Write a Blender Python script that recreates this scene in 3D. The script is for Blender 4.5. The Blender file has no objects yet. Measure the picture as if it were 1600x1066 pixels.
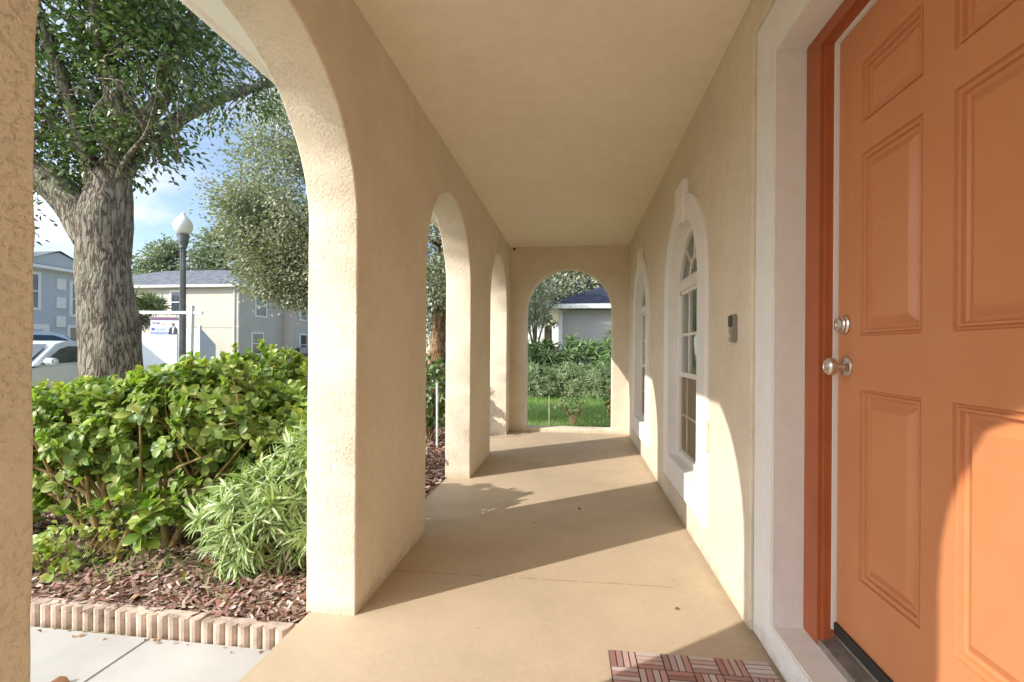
import bpy, bmesh, math, random
import numpy as np
from mathutils import Vector, Matrix, noise as mnoise
R = random.Random(7)
rng = np.random.default_rng(11)
PI = math.pi
scene = bpy.context.scene
COL = scene.collection

# ------------------------------------------------------------------ materials
def nt(name):
    m = bpy.data.materials.new(name); m.use_nodes = True
    t = m.node_tree; t.nodes.clear()
    out = t.nodes.new('ShaderNodeOutputMaterial')
    return m, t, out

def lk(t, a, b): t.links.new(a, b)

def ramp(t, fac, stops):
    r = t.nodes.new('ShaderNodeValToRGB'); e = r.color_ramp.elements
    while len(e) < len(stops): e.new(.5)
    for i, (p, c) in enumerate(stops):
        e[i].position = p; e[i].color = (*c, 1) if len(c) == 3 else c
    lk(t, fac, r.inputs[0]); return r.outputs[0]

def noi(t, scale, detail=3, rough=.5, dist=0, vec=None):
    n = t.nodes.new('ShaderNodeTexNoise'); n.inputs['Scale'].default_value = scale
    n.inputs['Detail'].default_value = detail; n.inputs['Roughness'].default_value = rough
    n.inputs['Distortion'].default_value = dist
    if vec is None:
        g = t.nodes.new('ShaderNodeNewGeometry'); vec = g.outputs['Position']
    lk(t, vec, n.inputs['Vector']); return n.outputs[0]

def stretch(t, sc):
    g = t.nodes.new('ShaderNodeNewGeometry'); mp = t.nodes.new('ShaderNodeVectorMath'); mp.operation = 'MULTIPLY'
    mp.inputs[1].default_value = sc; lk(t, g.outputs['Position'], mp.inputs[0]); return mp.outputs[0]

def mix(t, fac, a, b, mode='MIX'):
    x = t.nodes.new('ShaderNodeMix'); x.data_type = 'RGBA'; x.blend_type = mode
    for s, v in ((x.inputs[0], fac), (x.inputs[6], a), (x.inputs[7], b)):
        if hasattr(v, 'is_linked'): lk(t, v, s)
        elif isinstance(v, (int, float)): s.default_value = v
        else: s.default_value = (*v, 1)
    return x.outputs[2]

def math_(t, op, a, b=None):
    x = t.nodes.new('ShaderNodeMath'); x.operation = op
    for s, v in ((x.inputs[0], a), (x.inputs[1], b)):
        if v is None: continue
        if hasattr(v, 'is_linked'): lk(t, v, s)
        else: s.default_value = v
    return x.outputs[0]

def bump(t, h, strength, dist, nrm=None):
    b = t.nodes.new('ShaderNodeBump'); b.inputs['Strength'].default_value = strength
    b.inputs['Distance'].default_value = dist; lk(t, h, b.inputs['Height'])
    if nrm: lk(t, nrm, b.inputs['Normal'])
    return b.outputs[0]

def bsdf(t, out, base, rough=.6, spec=.5, metal=0, nrm=None, **kw):
    p = t.nodes.new('ShaderNodeBsdfPrincipled')
    if hasattr(base, 'is_linked'): lk(t, base, p.inputs['Base Color'])
    else: p.inputs['Base Color'].default_value = (*base, 1)
    if hasattr(rough, 'is_linked'): lk(t, rough, p.inputs['Roughness'])
    else: p.inputs['Roughness'].default_value = rough
    p.inputs['Specular IOR Level'].default_value = spec; p.inputs['Metallic'].default_value = metal
    for k, v in kw.items(): p.inputs[k.replace('_', ' ')].default_value = v
    if nrm: lk(t, nrm, p.inputs['Normal'])
    if out: lk(t, p.outputs[0], out.inputs[0])
    return p

def simple(name, base, rough=.6, spec=.5, metal=0, var=None, bmp=None, **kw):
    m, t, out = nt(name); b = base
    if var:
        sc, amt = var
        f = noi(t, sc, 4)
        b = mix(t, ramp(t, f, [(.3, (0, 0, 0)), (.7, (1, 1, 1))]), [c * (1 - amt) for c in base], [min(1, c * (1 + amt)) for c in base])
    n = bump(t, noi(t, bmp[0], 3), bmp[1], bmp[2]) if bmp else None
    bsdf(t, out, b, rough, spec, metal, n, **kw); return m

def stucco(name, base, sc=52, depth=.004, strength=.8, stain=.06):
    m, t, out = nt(name)
    big = noi(t, 1.7, 4, .6); mid = noi(t, 14, 4, .6)
    c = mix(t, ramp(t, big, [(.3, (0, 0, 0)), (.7, (1, 1, 1))]), [x * (1 - stain) for x in base], [min(1, x * (1 + stain)) for x in base])
    c = mix(t, ramp(t, mid, [(.35, (0, 0, 0)), (.65, (1, 1, 1))]), c, mix(t, 1.0, c, (.95, .945, .93), 'MULTIPLY'))
    h1 = ramp(t, noi(t, sc, 5, .62, .35), [(.30, (0, 0, 0)), (.46, (.7, .7, .7)), (.56, (.85, .85, .85)), (.72, (1, 1, 1))])
    h2 = noi(t, sc * 4.5, 2, .6)
    pt = ramp(t, noi(t, 5, 3, .6), [(.35, (.35, .35, .35)), (.65, (1, 1, 1))]); h1 = math_(t, 'MULTIPLY', h1, pt)
    g = t.nodes.new('ShaderNodeNewGeometry'); sx = t.nodes.new('ShaderNodeSeparateXYZ'); lk(t, g.outputs['Position'], sx.inputs[0])
    dz = math_(t, 'ADD', sx.outputs[2], math_(t, 'MULTIPLY', math_(t, 'SUBTRACT', noi(t, 11, 4, .7), .5), .22))
    c = mix(t, ramp(t, dz, [(0, (.4, .4, .4)), (.07, (0, 0, 0))]), c, (.33, .25, .16))      # rain splash along the foot
    n = bump(t, h1, strength, depth); n = bump(t, h2, .6, depth * .4, n)
    bsdf(t, out, c, .88, .25, 0, n); return m

def leafmat(name, cols, rough=.42, trans=.25, spec=.5):
    m, t, out = nt(name)
    g = t.nodes.new('ShaderNodeNewGeometry')
    c = ramp(t, g.outputs['Random Per Island'], [(i / max(1, len(cols) - 1), x) for i, x in enumerate(cols)])
    p = bsdf(t, None, c, rough, spec)
    tr = t.nodes.new('ShaderNodeBsdfTranslucent')
    lk(t, mix(t, 1.0, c, (1.0, 1.25, .45), 'MULTIPLY'), tr.inputs[0])
    ms = t.nodes.new('ShaderNodeMixShader'); ms.inputs[0].default_value = trans
    lk(t, p.outputs[0], ms.inputs[1]); lk(t, tr.outputs[0], ms.inputs[2]); lk(t, ms.outputs[0], out.inputs[0])
    return m

def barkmat(name, dark, light, lichen, sc=9):
    m, t, out = nt(name)
    v = stretch(t, (1, 1, .2))
    f1 = noi(t, sc, 4, .55, .5, v); f2 = noi(t, sc * 3.2, 4, .65, .4, v)
    r1 = math_(t, 'ABSOLUTE', math_(t, 'SUBTRACT', f1, .5))
    h = math_(t, 'ADD', ramp(t, r1, [(0, (0, 0, 0)), (.05, (.5, .5, .5)), (.14, (.8, .8, .8))]), math_(t, 'MULTIPLY', math_(t, 'SUBTRACT', f2, .5), .9))
    c = ramp(t, h, [(.12, dark), (.42, [(a + b) / 2 for a, b in zip(dark, light)]), (.85, light)])
    l = ramp(t, noi(t, 2.6, 6, .7), [(.5, (0, 0, 0)), (.62, (1, 1, 1))])
    c = mix(t, math_(t, 'MULTIPLY', l, .55), c, lichen)
    n = bump(t, h, 1.0, .03)
    bsdf(t, out, c, .92, .15, 0, n); return m

MT = {}
MT['wall'] = stucco('beige_stucco', (.73, .64, .505), 78, .0038, 1.0)
MT['ceil'] = stucco('ceiling_stucco', (.85, .76, .61), 120, .0016, .6, .03)
MT['trim'] = simple('white_trim_paint', (.82, .80, .77), .55, .4, 0, (6, .03), (120, .25, .002))
MT['reveal'] = stucco('white_painted_stucco', (.80, .785, .76), 70, .0022, .6, .03)
MT['soffit'] = simple('soffit_paint', (.80, .79, .75), .6, .4, 0, (4, .03))
def doormat_():
    m, t, out = nt('orange_door_paint')
    c = mix(t, ramp(t, noi(t, 2.2, 5, .65), [(.3, (0, 0, 0)), (.7, (1, 1, 1))]), (.515, .195, .08), (.565, .23, .10))
    sc = ramp(t, noi(t, 40, 2, .5, 0, stretch(t, (1, .25, 1))), [(.73, (0, 0, 0)), (.78, (1, 1, 1))])
    c = mix(t, math_(t, 'MULTIPLY', sc, .18), c, (.72, .42, .26))
    n = bump(t, noi(t, 70, 3, .6, 0, stretch(t, (1, 6, .35))), .16, .0012)
    bsdf(t, out, c, ramp(t, noi(t, 6, 4), [(.3, (.30, .30, .30)), (.7, (.48, .48, .48))]), .45, 0, n); return m
MT['door'] = doormat_()
MT['jamb'] = simple('red_frame_paint', (.37, .10, .032), .45, .4, 0, (5, .08))
MT['nickel'] = simple('brushed_nickel', (.66, .62, .56), .3, .5, 1.0)
MT['bellmetal'] = simple('doorbell_metal', (.34, .31, .28), .35, .5, .8)
MT['alu'] = simple('threshold_aluminium', (.42, .40, .38), .45, .5, .9, (30, .15))
MT['rubber'] = simple('black_rubber', (.015, .015, .015), .6)
MT['strip'] = simple('weather_strip_vinyl', (.8, .78, .74), .5)
MT['vinyl'] = simple('window_vinyl', (.78, .76, .70), .4)
MT['blind'] = simple('interior_blind', (.56, .50, .41), .8, .2, 0, (3, .05))
MT['screen'] = simple('insect_screen', (.22, .165, .10), .55, .4, 0, (4, .08))
MT['white'] = simple('white_gloss_paint', (.80, .80, .80), .4)
MT['black'] = simple('black_plastic', (.012, .012, .014), .25)
MT['darkroom'] = simple('room_wall', (.3, .27, .22), .9)

def glassmat(name, tint=(.9, .93, .92), mixf=.22):
    m, t, out = nt(name)
    tr = t.nodes.new('ShaderNodeBsdfTransparent'); tr.inputs[0].default_value = (*tint, 1)
    gl = t.nodes.new('ShaderNodeBsdfGlossy'); gl.inputs['Roughness'].default_value = .02; gl.inputs[0].default_value = (1, 1, 1, 1)
    fr = t.nodes.new('ShaderNodeFresnel'); fr.inputs[0].default_value = 1.5
    ms = t.nodes.new('ShaderNodeMixShader'); lk(t, math_(t, 'MULTIPLY', fr.outputs[0], mixf * 4), ms.inputs[0])
    lk(t, tr.outputs[0], ms.inputs[1]); lk(t, gl.outputs[0], ms.inputs[2]); lk(t, ms.outputs[0], out.inputs[0]); return m
MT['glass'] = glassmat('window_glass')
MT['darkglass'] = simple('dark_glass', (.02, .03, .035), .06, .9)
MT['farglass'] = simple('far_window_glass', (.05, .06, .075), .1, .8, 0, (3, .4))

def floormat():
    m, t, out = nt('painted_concrete_floor')
    g = t.nodes.new('ShaderNodeNewGeometry'); sx = t.nodes.new('ShaderNodeSeparateXYZ'); lk(t, g.outputs['Position'], sx.inputs[0])
    base = (.50, .395, .275)
    c = mix(t, ramp(t, noi(t, 1.3, 5, .65), [(.32, (0, 0, 0)), (.68, (1, 1, 1))]), [x * .88 for x in base], [x * 1.08 for x in base])
    c = mix(t, ramp(t, noi(t, 38, 3, .6), [(.3, (0, 0, 0)), (.7, (1, 1, 1))]), c, mix(t, 1.0, c, (.93, .92, .90), 'MULTIPLY'))
    sp = ramp(t, noi(t, 21, 2, .5), [(.735, (0, 0, 0)), (.77, (1, 1, 1))])      # dirt specks
    c = mix(t, math_(t, 'MULTIPLY', sp, .45), c, (.2, .13, .07))
    gr = math_(t, 'ADD', sx.outputs[0], math_(t, 'MULTIPLY', math_(t, 'SUBTRACT', noi(t, 8, 4, .7), .5), .12))
    c = mix(t, ramp(t, gr, [(.66, (0, 0, 0)), (.74, (.5, .5, .5))]), c, (.27, .19, .12))      # grime along the wall foot
    # worn paint along a hairline joint across the porch
    wob = math_(t, 'MULTIPLY', math_(t, 'SUBTRACT', noi(t, 9, 3), .5), .028)
    ly = math_(t, 'ADD', math_(t, 'MULTIPLY', sx.outputs[0], .023), 2.452)
    d = math_(t, 'ABSOLUTE', math_(t, 'SUBTRACT', math_(t, 'ADD', sx.outputs[1], wob), ly))
    line = math_(t, 'LESS_THAN', d, .0035)
    line = math_(t, 'MULTIPLY', line, math_(t, 'LESS_THAN', sx.outputs[0], .5))
    line = math_(t, 'MULTIPLY', line, ramp(t, noi(t, 13, 2), [(.36, (0, 0, 0)), (.5, (1, 1, 1))]))
    c = mix(t, math_(t, 'MULTIPLY', line, .75), c, (.25, .155, .07))
    n = bump(t, noi(t, 260, 3, .6), .35, .0015); n = bump(t, noi(t, 7, 4, .6), .25, .006, n)
    n = bump(t, line, -.6, .003, n)
    rg = ramp(t, noi(t, 5, 4), [(.3, (.5, .5, .5)), (.7, (.72, .72, .72))])
    bsdf(t, out, c, rg, .35, 0, n); return m
MT['floor'] = floormat()
MT['walk'] = simple('walkway_concrete', (.43, .415, .385), .85, .2, 0, (3, .13), (170, .3, .002))
MT['edging'] = simple('edging_concrete', (.48, .375, .30), .9, .15, 0, (13, .3), (140, .8, .004))
MT['road'] = simple('asphalt', (.10, .10, .10), .9, .2, 0, (2, .15), (60, .4, .006))
MT['kerb'] = simple('kerb_concrete', (.45, .44, .41), .9, .2, 0, (3, .1))
MT['bedsoil'] = simple('mulch_soil', (.13, .075, .045), .95, .1, 0, (25, .4), (40, 1.0, .02))
def lawnmat():
    m, t, out = nt('lawn_ground')
    c = ramp(t, noi(t, .5, 6, .7), [(.35, (.44, .39, .25)), (.52, (.33, .32, .15)), (.68, (.12, .21, .05))])
    c = mix(t, ramp(t, noi(t, 30, 3), [(.3, (0, 0, 0)), (.7, (1, 1, 1))]), c, mix(t, 1.0, c, (.6, .6, .55), 'MULTIPLY'))
    bsdf(t, out, c, .95, .1, 0, bump(t, noi(t, 60, 3), .8, .03)); return m
MT['lawn'] = lawnmat()
MT['chip'] = leafmat('mulch_chip', [(.19, .085, .06), (.36, .20, .155), (.11, .06, .045), (.46, .34, .27), (.28, .14, .11), (.55, .46, .38), (.40, .26, .215), (.16, .11, .08)], .85, 0, .15)
MT['blade'] = leafmat('grass_blade', [(.12, .26, .05), (.2, .37, .08), (.15, .31, .05), (.3, .40, .12)], .5, .3)
MT['dryblade'] = leafmat('dry_grass_blade', [(.42, .36, .2), (.55, .49, .30), (.22, .27, .08), (.36, .36, .15)], .7, .2)
MT['hedge'] = leafmat('glossy_hedge_leaf', [(.10, .18, .03), (.21, .30, .05), (.34, .43, .08), (.13, .23, .045), (.46, .52, .13), (.07, .13, .03), (.28, .38, .10), (.34, .33, .09)], .4, .36, .4)
MT['hedgetip'] = leafmat('young_hedge_leaf', [(.33, .43, .10), (.45, .48, .13), (.27, .40, .09), (.50, .45, .10)], .4, .35)
MT['deadleaf'] = leafmat('dead_leaf', [(.27, .12, .05), (.36, .21, .10), (.18, .075, .04), (.40, .16, .05)], .8, .15, .2)
MT['narrow'] = leafmat('narrow_leaf', [(.17, .27, .06), (.28, .38, .12), (.40, .47, .21), (.50, .54, .30), (.22, .33, .08)], .4, .3)
MT['oakleaf'] = leafmat('oak_leaf', [(.04, .085, .022), (.08, .145, .035), (.13, .20, .05), (.055, .11, .03), (.19, .25, .08), (.34, .37, .24)], .3, .22, .7)
MT['grayleaf'] = leafmat('silvery_leaf', [(.24, .26, .17), (.36, .37, .27), (.16, .18, .11), (.44, .44, .34), (.30, .32, .21), (.48, .47, .38)], .45, .2)
MT['farleaf'] = leafmat('hazy_far_leaf', [(.16, .20, .12), (.26, .30, .19), (.34, .37, .26), (.20, .24, .16)], .6, .2)  # distance haze put into these paler leaf colours
MT['juniper'] = leafmat('juniper_leaf', [(.14, .21, .08), (.22, .30, .13), (.31, .37, .19), (.09, .14, .05)], .6, .15)
MT['philo'] = leafmat('broad_frond_leaf', [(.06, .13, .04), (.13, .22, .06), (.20, .29, .09), (.05, .10, .035)], .35, .25)
MT['rust'] = leafmat('bronze_leaf', [(.20, .12, .04), (.25, .22, .06), (.10, .12, .04)], .5, .2)
MT['twig'] = simple('twig_bark', (.27, .19, .11), .9, .1, 0, (20, .35))
MT['paletwig'] = simple('pale_twig', (.45, .37, .26), .9, .1, 0, (20, .25))
MT['greenstem'] = simple('hedge_stem_bark', (.24, .17, .07), .85, .15, 0, (14, .3), (60, .6, .004))
MT['oakbark'] = barkmat('oak_bark', (.12, .095, .07), (.38, .33, .26), (.35, .36, .26), 19)
MT['bark'] = barkmat('tree_bark', (.07, .05, .035), (.33, .27, .20), (.3, .3, .22), 7)
MT['redbark'] = barkmat('brown_bark', (.10, .05, .025), (.36, .22, .12), (.34, .27, .18), 6)
def shingles(name, base):
    m, t, out = nt(name)
    b = t.nodes.new('ShaderNodeTexBrick'); b.inputs['Scale'].default_value = 1; b.inputs['Brick Width'].default_value = .3
    b.inputs['Row Height'].default_value = .14; b.inputs['Mortar Size'].default_value = .008
    b.inputs['Color1'].default_value = (*[x * .75 for x in base], 1); b.inputs['Color2'].default_value = (*[x * 1.3 for x in base], 1)
    b.inputs['Mortar'].default_value = (*[x * .4 for x in base], 1)
    g = t.nodes.new('ShaderNodeNewGeometry'); sx = t.nodes.new('ShaderNodeSeparateXYZ'); lk(t, g.outputs['Position'], sx.inputs[0])
    cx = t.nodes.new('ShaderNodeCombineXYZ'); lk(t, math_(t, 'ADD', sx.outputs[0], sx.outputs[1]), cx.inputs[0]); lk(t, math_(t, 'MULTIPLY', sx.outputs[2], 2.2), cx.inputs[1])
    lk(t, cx.outputs[0], b.inputs['Vector'])
    bsdf(t, out, b.outputs[0], .9, .2, 0, bump(t, noi(t, 50, 3), .5, .01)); return m
MT['roof'] = shingles('gray_shingles', (.155, .165, .185))
MT['blueroof'] = shingles('blue_shingles', (.032, .037, .06))
MT['cream'] = simple('cream_siding', (.58, .545, .465), .85, .2, 0, (.7, .05), (30, .3, .01))
MT['shadedside'] = simple('shaded_side_wall', (.56, .515, .46), .9, .2, 0, (1, .05), (30, .3, .01))  # side walls of the cream house, their shade put into the colour
MT['neighbourwall'] = simple('neighbour_stucco', (.40, .385, .36), .9, .2, 0, (1, .06), (30, .3, .01))
MT['bluehouse'] = simple('blue_gray_siding', (.52, .55, .57), .85, .2, 0, (.7, .05))
MT['fence'] = simple('white_vinyl_fence', (.70, .73, .77), .5, .4, 0, (.6, .03))
MT['silver'] = simple('silver_car_paint', (.62, .64, .66), .25, .6, .35, Coat_Weight=.8)
MT['whitecar'] = simple('pale_car_paint', (.58, .62, .67), .25, .6, .2, Coat_Weight=.8)
MT['darkcar'] = simple('dark_car_paint', (.06, .07, .10), .25, .6, .2, Coat_Weight=.8)
MT['tyre'] = simple('tyre_rubber', (.02, .02, .02), .85)
MT['rim'] = simple('wheel_rim', (.5, .5, .5), .3, .5, .9)
MT['headl'] = simple('headlight_lens', (.75, .78, .8), .1, .8)
MT['taill'] = simple('tail_light_lens', (.35, .01, .01), .15, .7)
MT['lampmetal'] = simple('gray_lamp_metal', (.16, .165, .165), .5, .5, .5, (6, .3))
MT['globe'] = simple('frosted_globe', (.86, .86, .84), .18, .6, 0, None, None, Transmission_Weight=.1)
MT['post'] = simple('white_vinyl_post', (.80, .82, .85), .45)
MT['frond'] = leafmat('palm_frond', [(.10, .15, .05), (.16, .20, .08), (.24, .24, .12)], .5, .2)
MT['thatch'] = leafmat('dead_palm_frond', [(.30, .27, .22), (.22, .19, .15), (.38, .34, .28)], .9, .1)
MT['matslat'] = leafmat('door_mat_slat', [(.34, .16, .13), (.46, .27, .23), (.50, .42, .38), (.27, .12, .105), (.56, .50, .46), (.40, .20, .17)], .6, 0, .35)
MT['matbase'] = simple('door_mat_backing', (.10, .055, .05), .8)

# ------------------------------------------------------------------ mesh builder
class MB:
    def __init__(s): s.v, s.f, s.m = [], [], []
    def add(s, vs, fs, mi=0):
        o = len(s.v); s.v += [tuple(v) for v in vs]; s.f += [tuple(i + o for i in f) for f in fs]; s.m += [mi] * len(fs)
    def box(s, x0, x1, y0, y1, z0, z1, mi=0):
        s.add([(x0, y0, z0), (x1, y0, z0), (x1, y1, z0), (x0, y1, z0), (x0, y0, z1), (x1, y0, z1), (x1, y1, z1), (x0, y1, z1)],
              [(0, 3, 2, 1), (4, 5, 6, 7), (0, 1, 5, 4), (1, 2, 6, 5), (2, 3, 7, 6), (3, 0, 4, 7)], mi)
    def tube(s, pts, rad, n=8, mi=0, cap=True):
        pts = [Vector(p) for p in pts]; k = len(pts)
        up = Vector((.123, .31, .94)); rings = []
        for i, p in enumerate(pts):
            d = (pts[min(i + 1, k - 1)] - pts[max(i - 1, 0)]).normalized()
            a = d.cross(up)
            if a.length < .05: a = d.cross(Vector((1, 0, 0)))
            a.normalize(); b = d.cross(a); r = rad[i] if hasattr(rad, '__len__') else rad
            rings.append([p + (a * math.cos(2 * PI * j / n) + b * math.sin(2 * PI * j / n)) * r for j in range(n)])
        vs = [q for r_ in rings for q in r_]
        fs = [(i * n + j, i * n + (j + 1) % n, (i + 1) * n + (j + 1) % n, (i + 1) * n + j) for i in range(k - 1) for j in range(n)]
        if cap: fs += [tuple(range(n))[::-1], tuple((k - 1) * n + j for j in range(n))]
        s.add(vs, fs, mi)
    def lathe(s, prof, c, axis=(0, 0, 1), n=24, mi=0):
        ax = Vector(axis).normalized(); a = ax.orthogonal().normalized(); b = ax.cross(a); c = Vector(c)
        vs = [c + ax * h + (a * math.cos(2 * PI * j / n) + b * math.sin(2 * PI * j / n)) * r for r, h in prof for j in range(n)]
        k = len(prof)
        fs = [(i * n + j, i * n + (j + 1) % n, (i + 1) * n + (j + 1) % n, (i + 1) * n + j) for i in range(k - 1) for j in range(n)]
        fs += [tuple(range(n))[::-1], tuple((k - 1) * n + j for j in range(n))]
        s.add(vs, fs, mi)
    def prism(s, poly, axis, a0, a1, mi=0):
        """poly of 2D points extruded along axis x, y or z"""
        def P(p, a): return (a, p[0], p[1]) if axis == 'x' else (p[0], a, p[1]) if axis == 'y' else (p[0], p[1], a)
        n = len(poly)
        s.add([P(p, a0) for p in poly] + [P(p, a1) for p in poly],
              [tuple(range(n))[::-1], tuple(range(n, 2 * n))] + [(i, (i + 1) % n, n + (i + 1) % n, n + i) for i in range(n)], mi)
    def ring(s, outer, inner, x0, x1, mi=0):
        """closed band between two (y,z) outlines of equal length, from x0 (front) to x1"""
        n = len(outer)
        vs = [(x0, *p) for p in outer] + [(x0, *p) for p in inner] + [(x1, *p) for p in outer] + [(x1, *p) for p in inner]
        fs = []
        for i in range(n):
            j = (i + 1) % n
            fs += [(i, j, n + j, n + i), (2 * n + i, 3 * n + i, 3 * n + j, 2 * n + j), (i, 2 * n + i, 2 * n + j, j), (n + i, n + j, 3 * n + j, 3 * n + i)]
        s.add(vs, fs, mi)

def origin(o):
    v = Vector((0, 0, 0))
    while o: v += o.location; o = o.parent
    return v

def finish(me, bev=0, seg=2, smooth=None, recalc=True):
    bm = bmesh.new(); bm.from_mesh(me)
    bmesh.ops.remove_doubles(bm, verts=bm.verts, dist=1e-5)
    if recalc: bmesh.ops.recalc_face_normals(bm, faces=bm.faces)
    if bev:
        ed = [e for e in bm.edges if len(e.link_faces) == 2 and e.calc_face_angle(0) > .6]
        bmesh.ops.bevel(bm, geom=ed, offset=bev, segments=seg, affect='EDGES', clamp_overlap=True)
    bm.to_mesh(me); bm.free()
    if smooth:
        me.shade_smooth(); me.set_sharp_from_angle(angle=math.radians(smooth))

def part(name, mb, mats, parent=None, bev=0, smooth=None, local=False, label=None, seg=2, recalc=True):
    me = bpy.data.meshes.new(name)
    o = bpy.data.objects.new(name, me); COL.objects.link(o)
    off = Vector((0, 0, 0))
    if parent:
        o.parent = parent
        if not local: off = origin(parent)
    vs = [(v[0] - off.x, v[1] - off.y, v[2] - off.z) for v in mb.v]
    me.from_pydata(vs, [], mb.f)
    for m in (mats if isinstance(mats, (list, tuple)) else [mats]): me.materials.append(MT[m])
    me.polygons.foreach_set('material_index', mb.m)
    finish(me, bev, seg, smooth, recalc)
    if label: o['label'] = label
    return o

def thing(name, label, cat, loc=(0, 0, 0), group=None, rz=0):
    o = bpy.data.objects.new(name, None); COL.objects.link(o); o.location = loc; o.rotation_euler = (0, 0, rz); o.empty_display_size = .2
    o['label'] = label; o['category'] = cat
    if group: o['group'] = group
    return o

def tag(o, label, cat, group=None):
    o['label'] = label; o['category'] = cat
    if group: o['group'] = group
    return o

def struct(name, mb, mats, **kw):
    o = part(name, mb, mats, **kw); o['kind'] = 'structure'; return o

# ---- leaves as numpy batches
def unit(a): return a / np.maximum(np.linalg.norm(a, axis=-1, keepdims=True), 1e-9)
def leaf_template(kind):
    if kind == 'broad':
        t = np.array([0, .25, .55, .82, 1.0]); w = np.array([.03, .20, .33, .24, .01]); z = np.array([0, .035, .04, 0, -.08])
        fold = .10
    elif kind == 'narrow':
        t = np.array([0, .3, .7, 1.0]); w = np.array([.02, .055, .048, .004]); z = np.array([0, .05, .03, -.08]); fold = .015
    elif kind == 'oak':
        t = np.array([0, .4, 1.0]); w = np.array([.04, .26, .03]); z = np.array([0, .04, -.04]); fold = .06
    elif kind == 'blade':
        t = np.array([0, .5, 1.0]); w = np.array([.03, .025, .003]); z = np.array([0, .03, -.14]); fold = .004
    v = []
    for a, b, c in zip(t, w, z): v += [(a, -b, c + fold * b / max(w)), (a, 0, c), (a, b, c + fold * b / max(w))]
    f = []
    for i in range(len(t) - 1):
        o = i * 3; f += [(o, o + 3, o + 4, o + 1), (o + 1, o + 4, o + 5, o + 2)]
    if kind == 'oak': pass
    return np.array(v, float), np.array(f, int)
QUAD = (np.array([(0, 0, 0), (.5, -.26, .03), (1, 0, -.03), (.5, .26, .03)], float), np.array([(0, 1, 2, 3)]))

def leaves(pos, d, nrm, size, tmpl):
    tv, tf = tmpl
    d = unit(d); y = unit(np.cross(nrm, d)); z = np.cross(d, y)
    M = np.stack([d, y, z], 2) * np.asarray(size)[:, None, None]
    V = pos[:, None, :] + np.einsum('nij,kj->nki', M, tv)
    F = tf[None] + (np.arange(len(pos)) * len(tv))[:, None, None]
    return V.reshape(-1, 3), F.reshape(-1, tf.shape[1])

def leafmesh(name, batches, parent=None, kind=None, smooth=True):
    """batches: list of (V, F, material)"""
    off = np.array(origin(parent)) if parent else np.zeros(3)
    V = np.concatenate([b[0] for b in batches]) - off
    n = 0; FF = []; mi = []; names = []
    for v, f, m in batches:
        if m not in names: names.append(m)
        FF.append(f + n); n += len(v); mi.append(np.full(len(f), names.index(m)))
    F = np.concatenate(FF); mi = np.concatenate(mi)
    me = bpy.data.meshes.new(name)
    me.vertices.add(len(V)); me.vertices.foreach_set('co', V.astype(np.float32).ravel())
    me.loops.add(F.size); me.loops.foreach_set('vertex_index', F.astype(np.int32).ravel())
    me.polygons.add(len(F)); me.polygons.foreach_set('loop_start', np.arange(0, F.size, F.shape[1], dtype=np.int32))
    me.polygons.foreach_set('material_index', mi.astype(np.int32))
    if smooth: me.polygons.foreach_set('use_smooth', np.ones(len(F), dtype=bool))
    for m in names: me.materials.append(MT[m])
    me.update(calc_edges=True); me.validate()
    o = bpy.data.objects.new(name, me); COL.objects.link(o)
    if parent: o.parent = parent
    if kind: o['kind'] = kind
    return o

def rdir(n): return unit(rng.normal(size=(n, 3)))

# ------------------------------------------------------------------ geometry of the porch
XI, XO = -.96, -1.195          # arcade wall inner and outer face
XW = .731                      # entrance wall face
YE = 6.894                     # end wall face
ZC = 2.675                     # ceiling
SPR = 1.722

def arch_pts(y0, y1, spring, rz=None, n=40):
    c, r = (y0 + y1) / 2, (y1 - y0) / 2; rz = rz or r
    return [(c - r * math.cos(PI * i / n), spring + rz * math.sin(PI * i / n)) for i in range(n + 1)]

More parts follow.
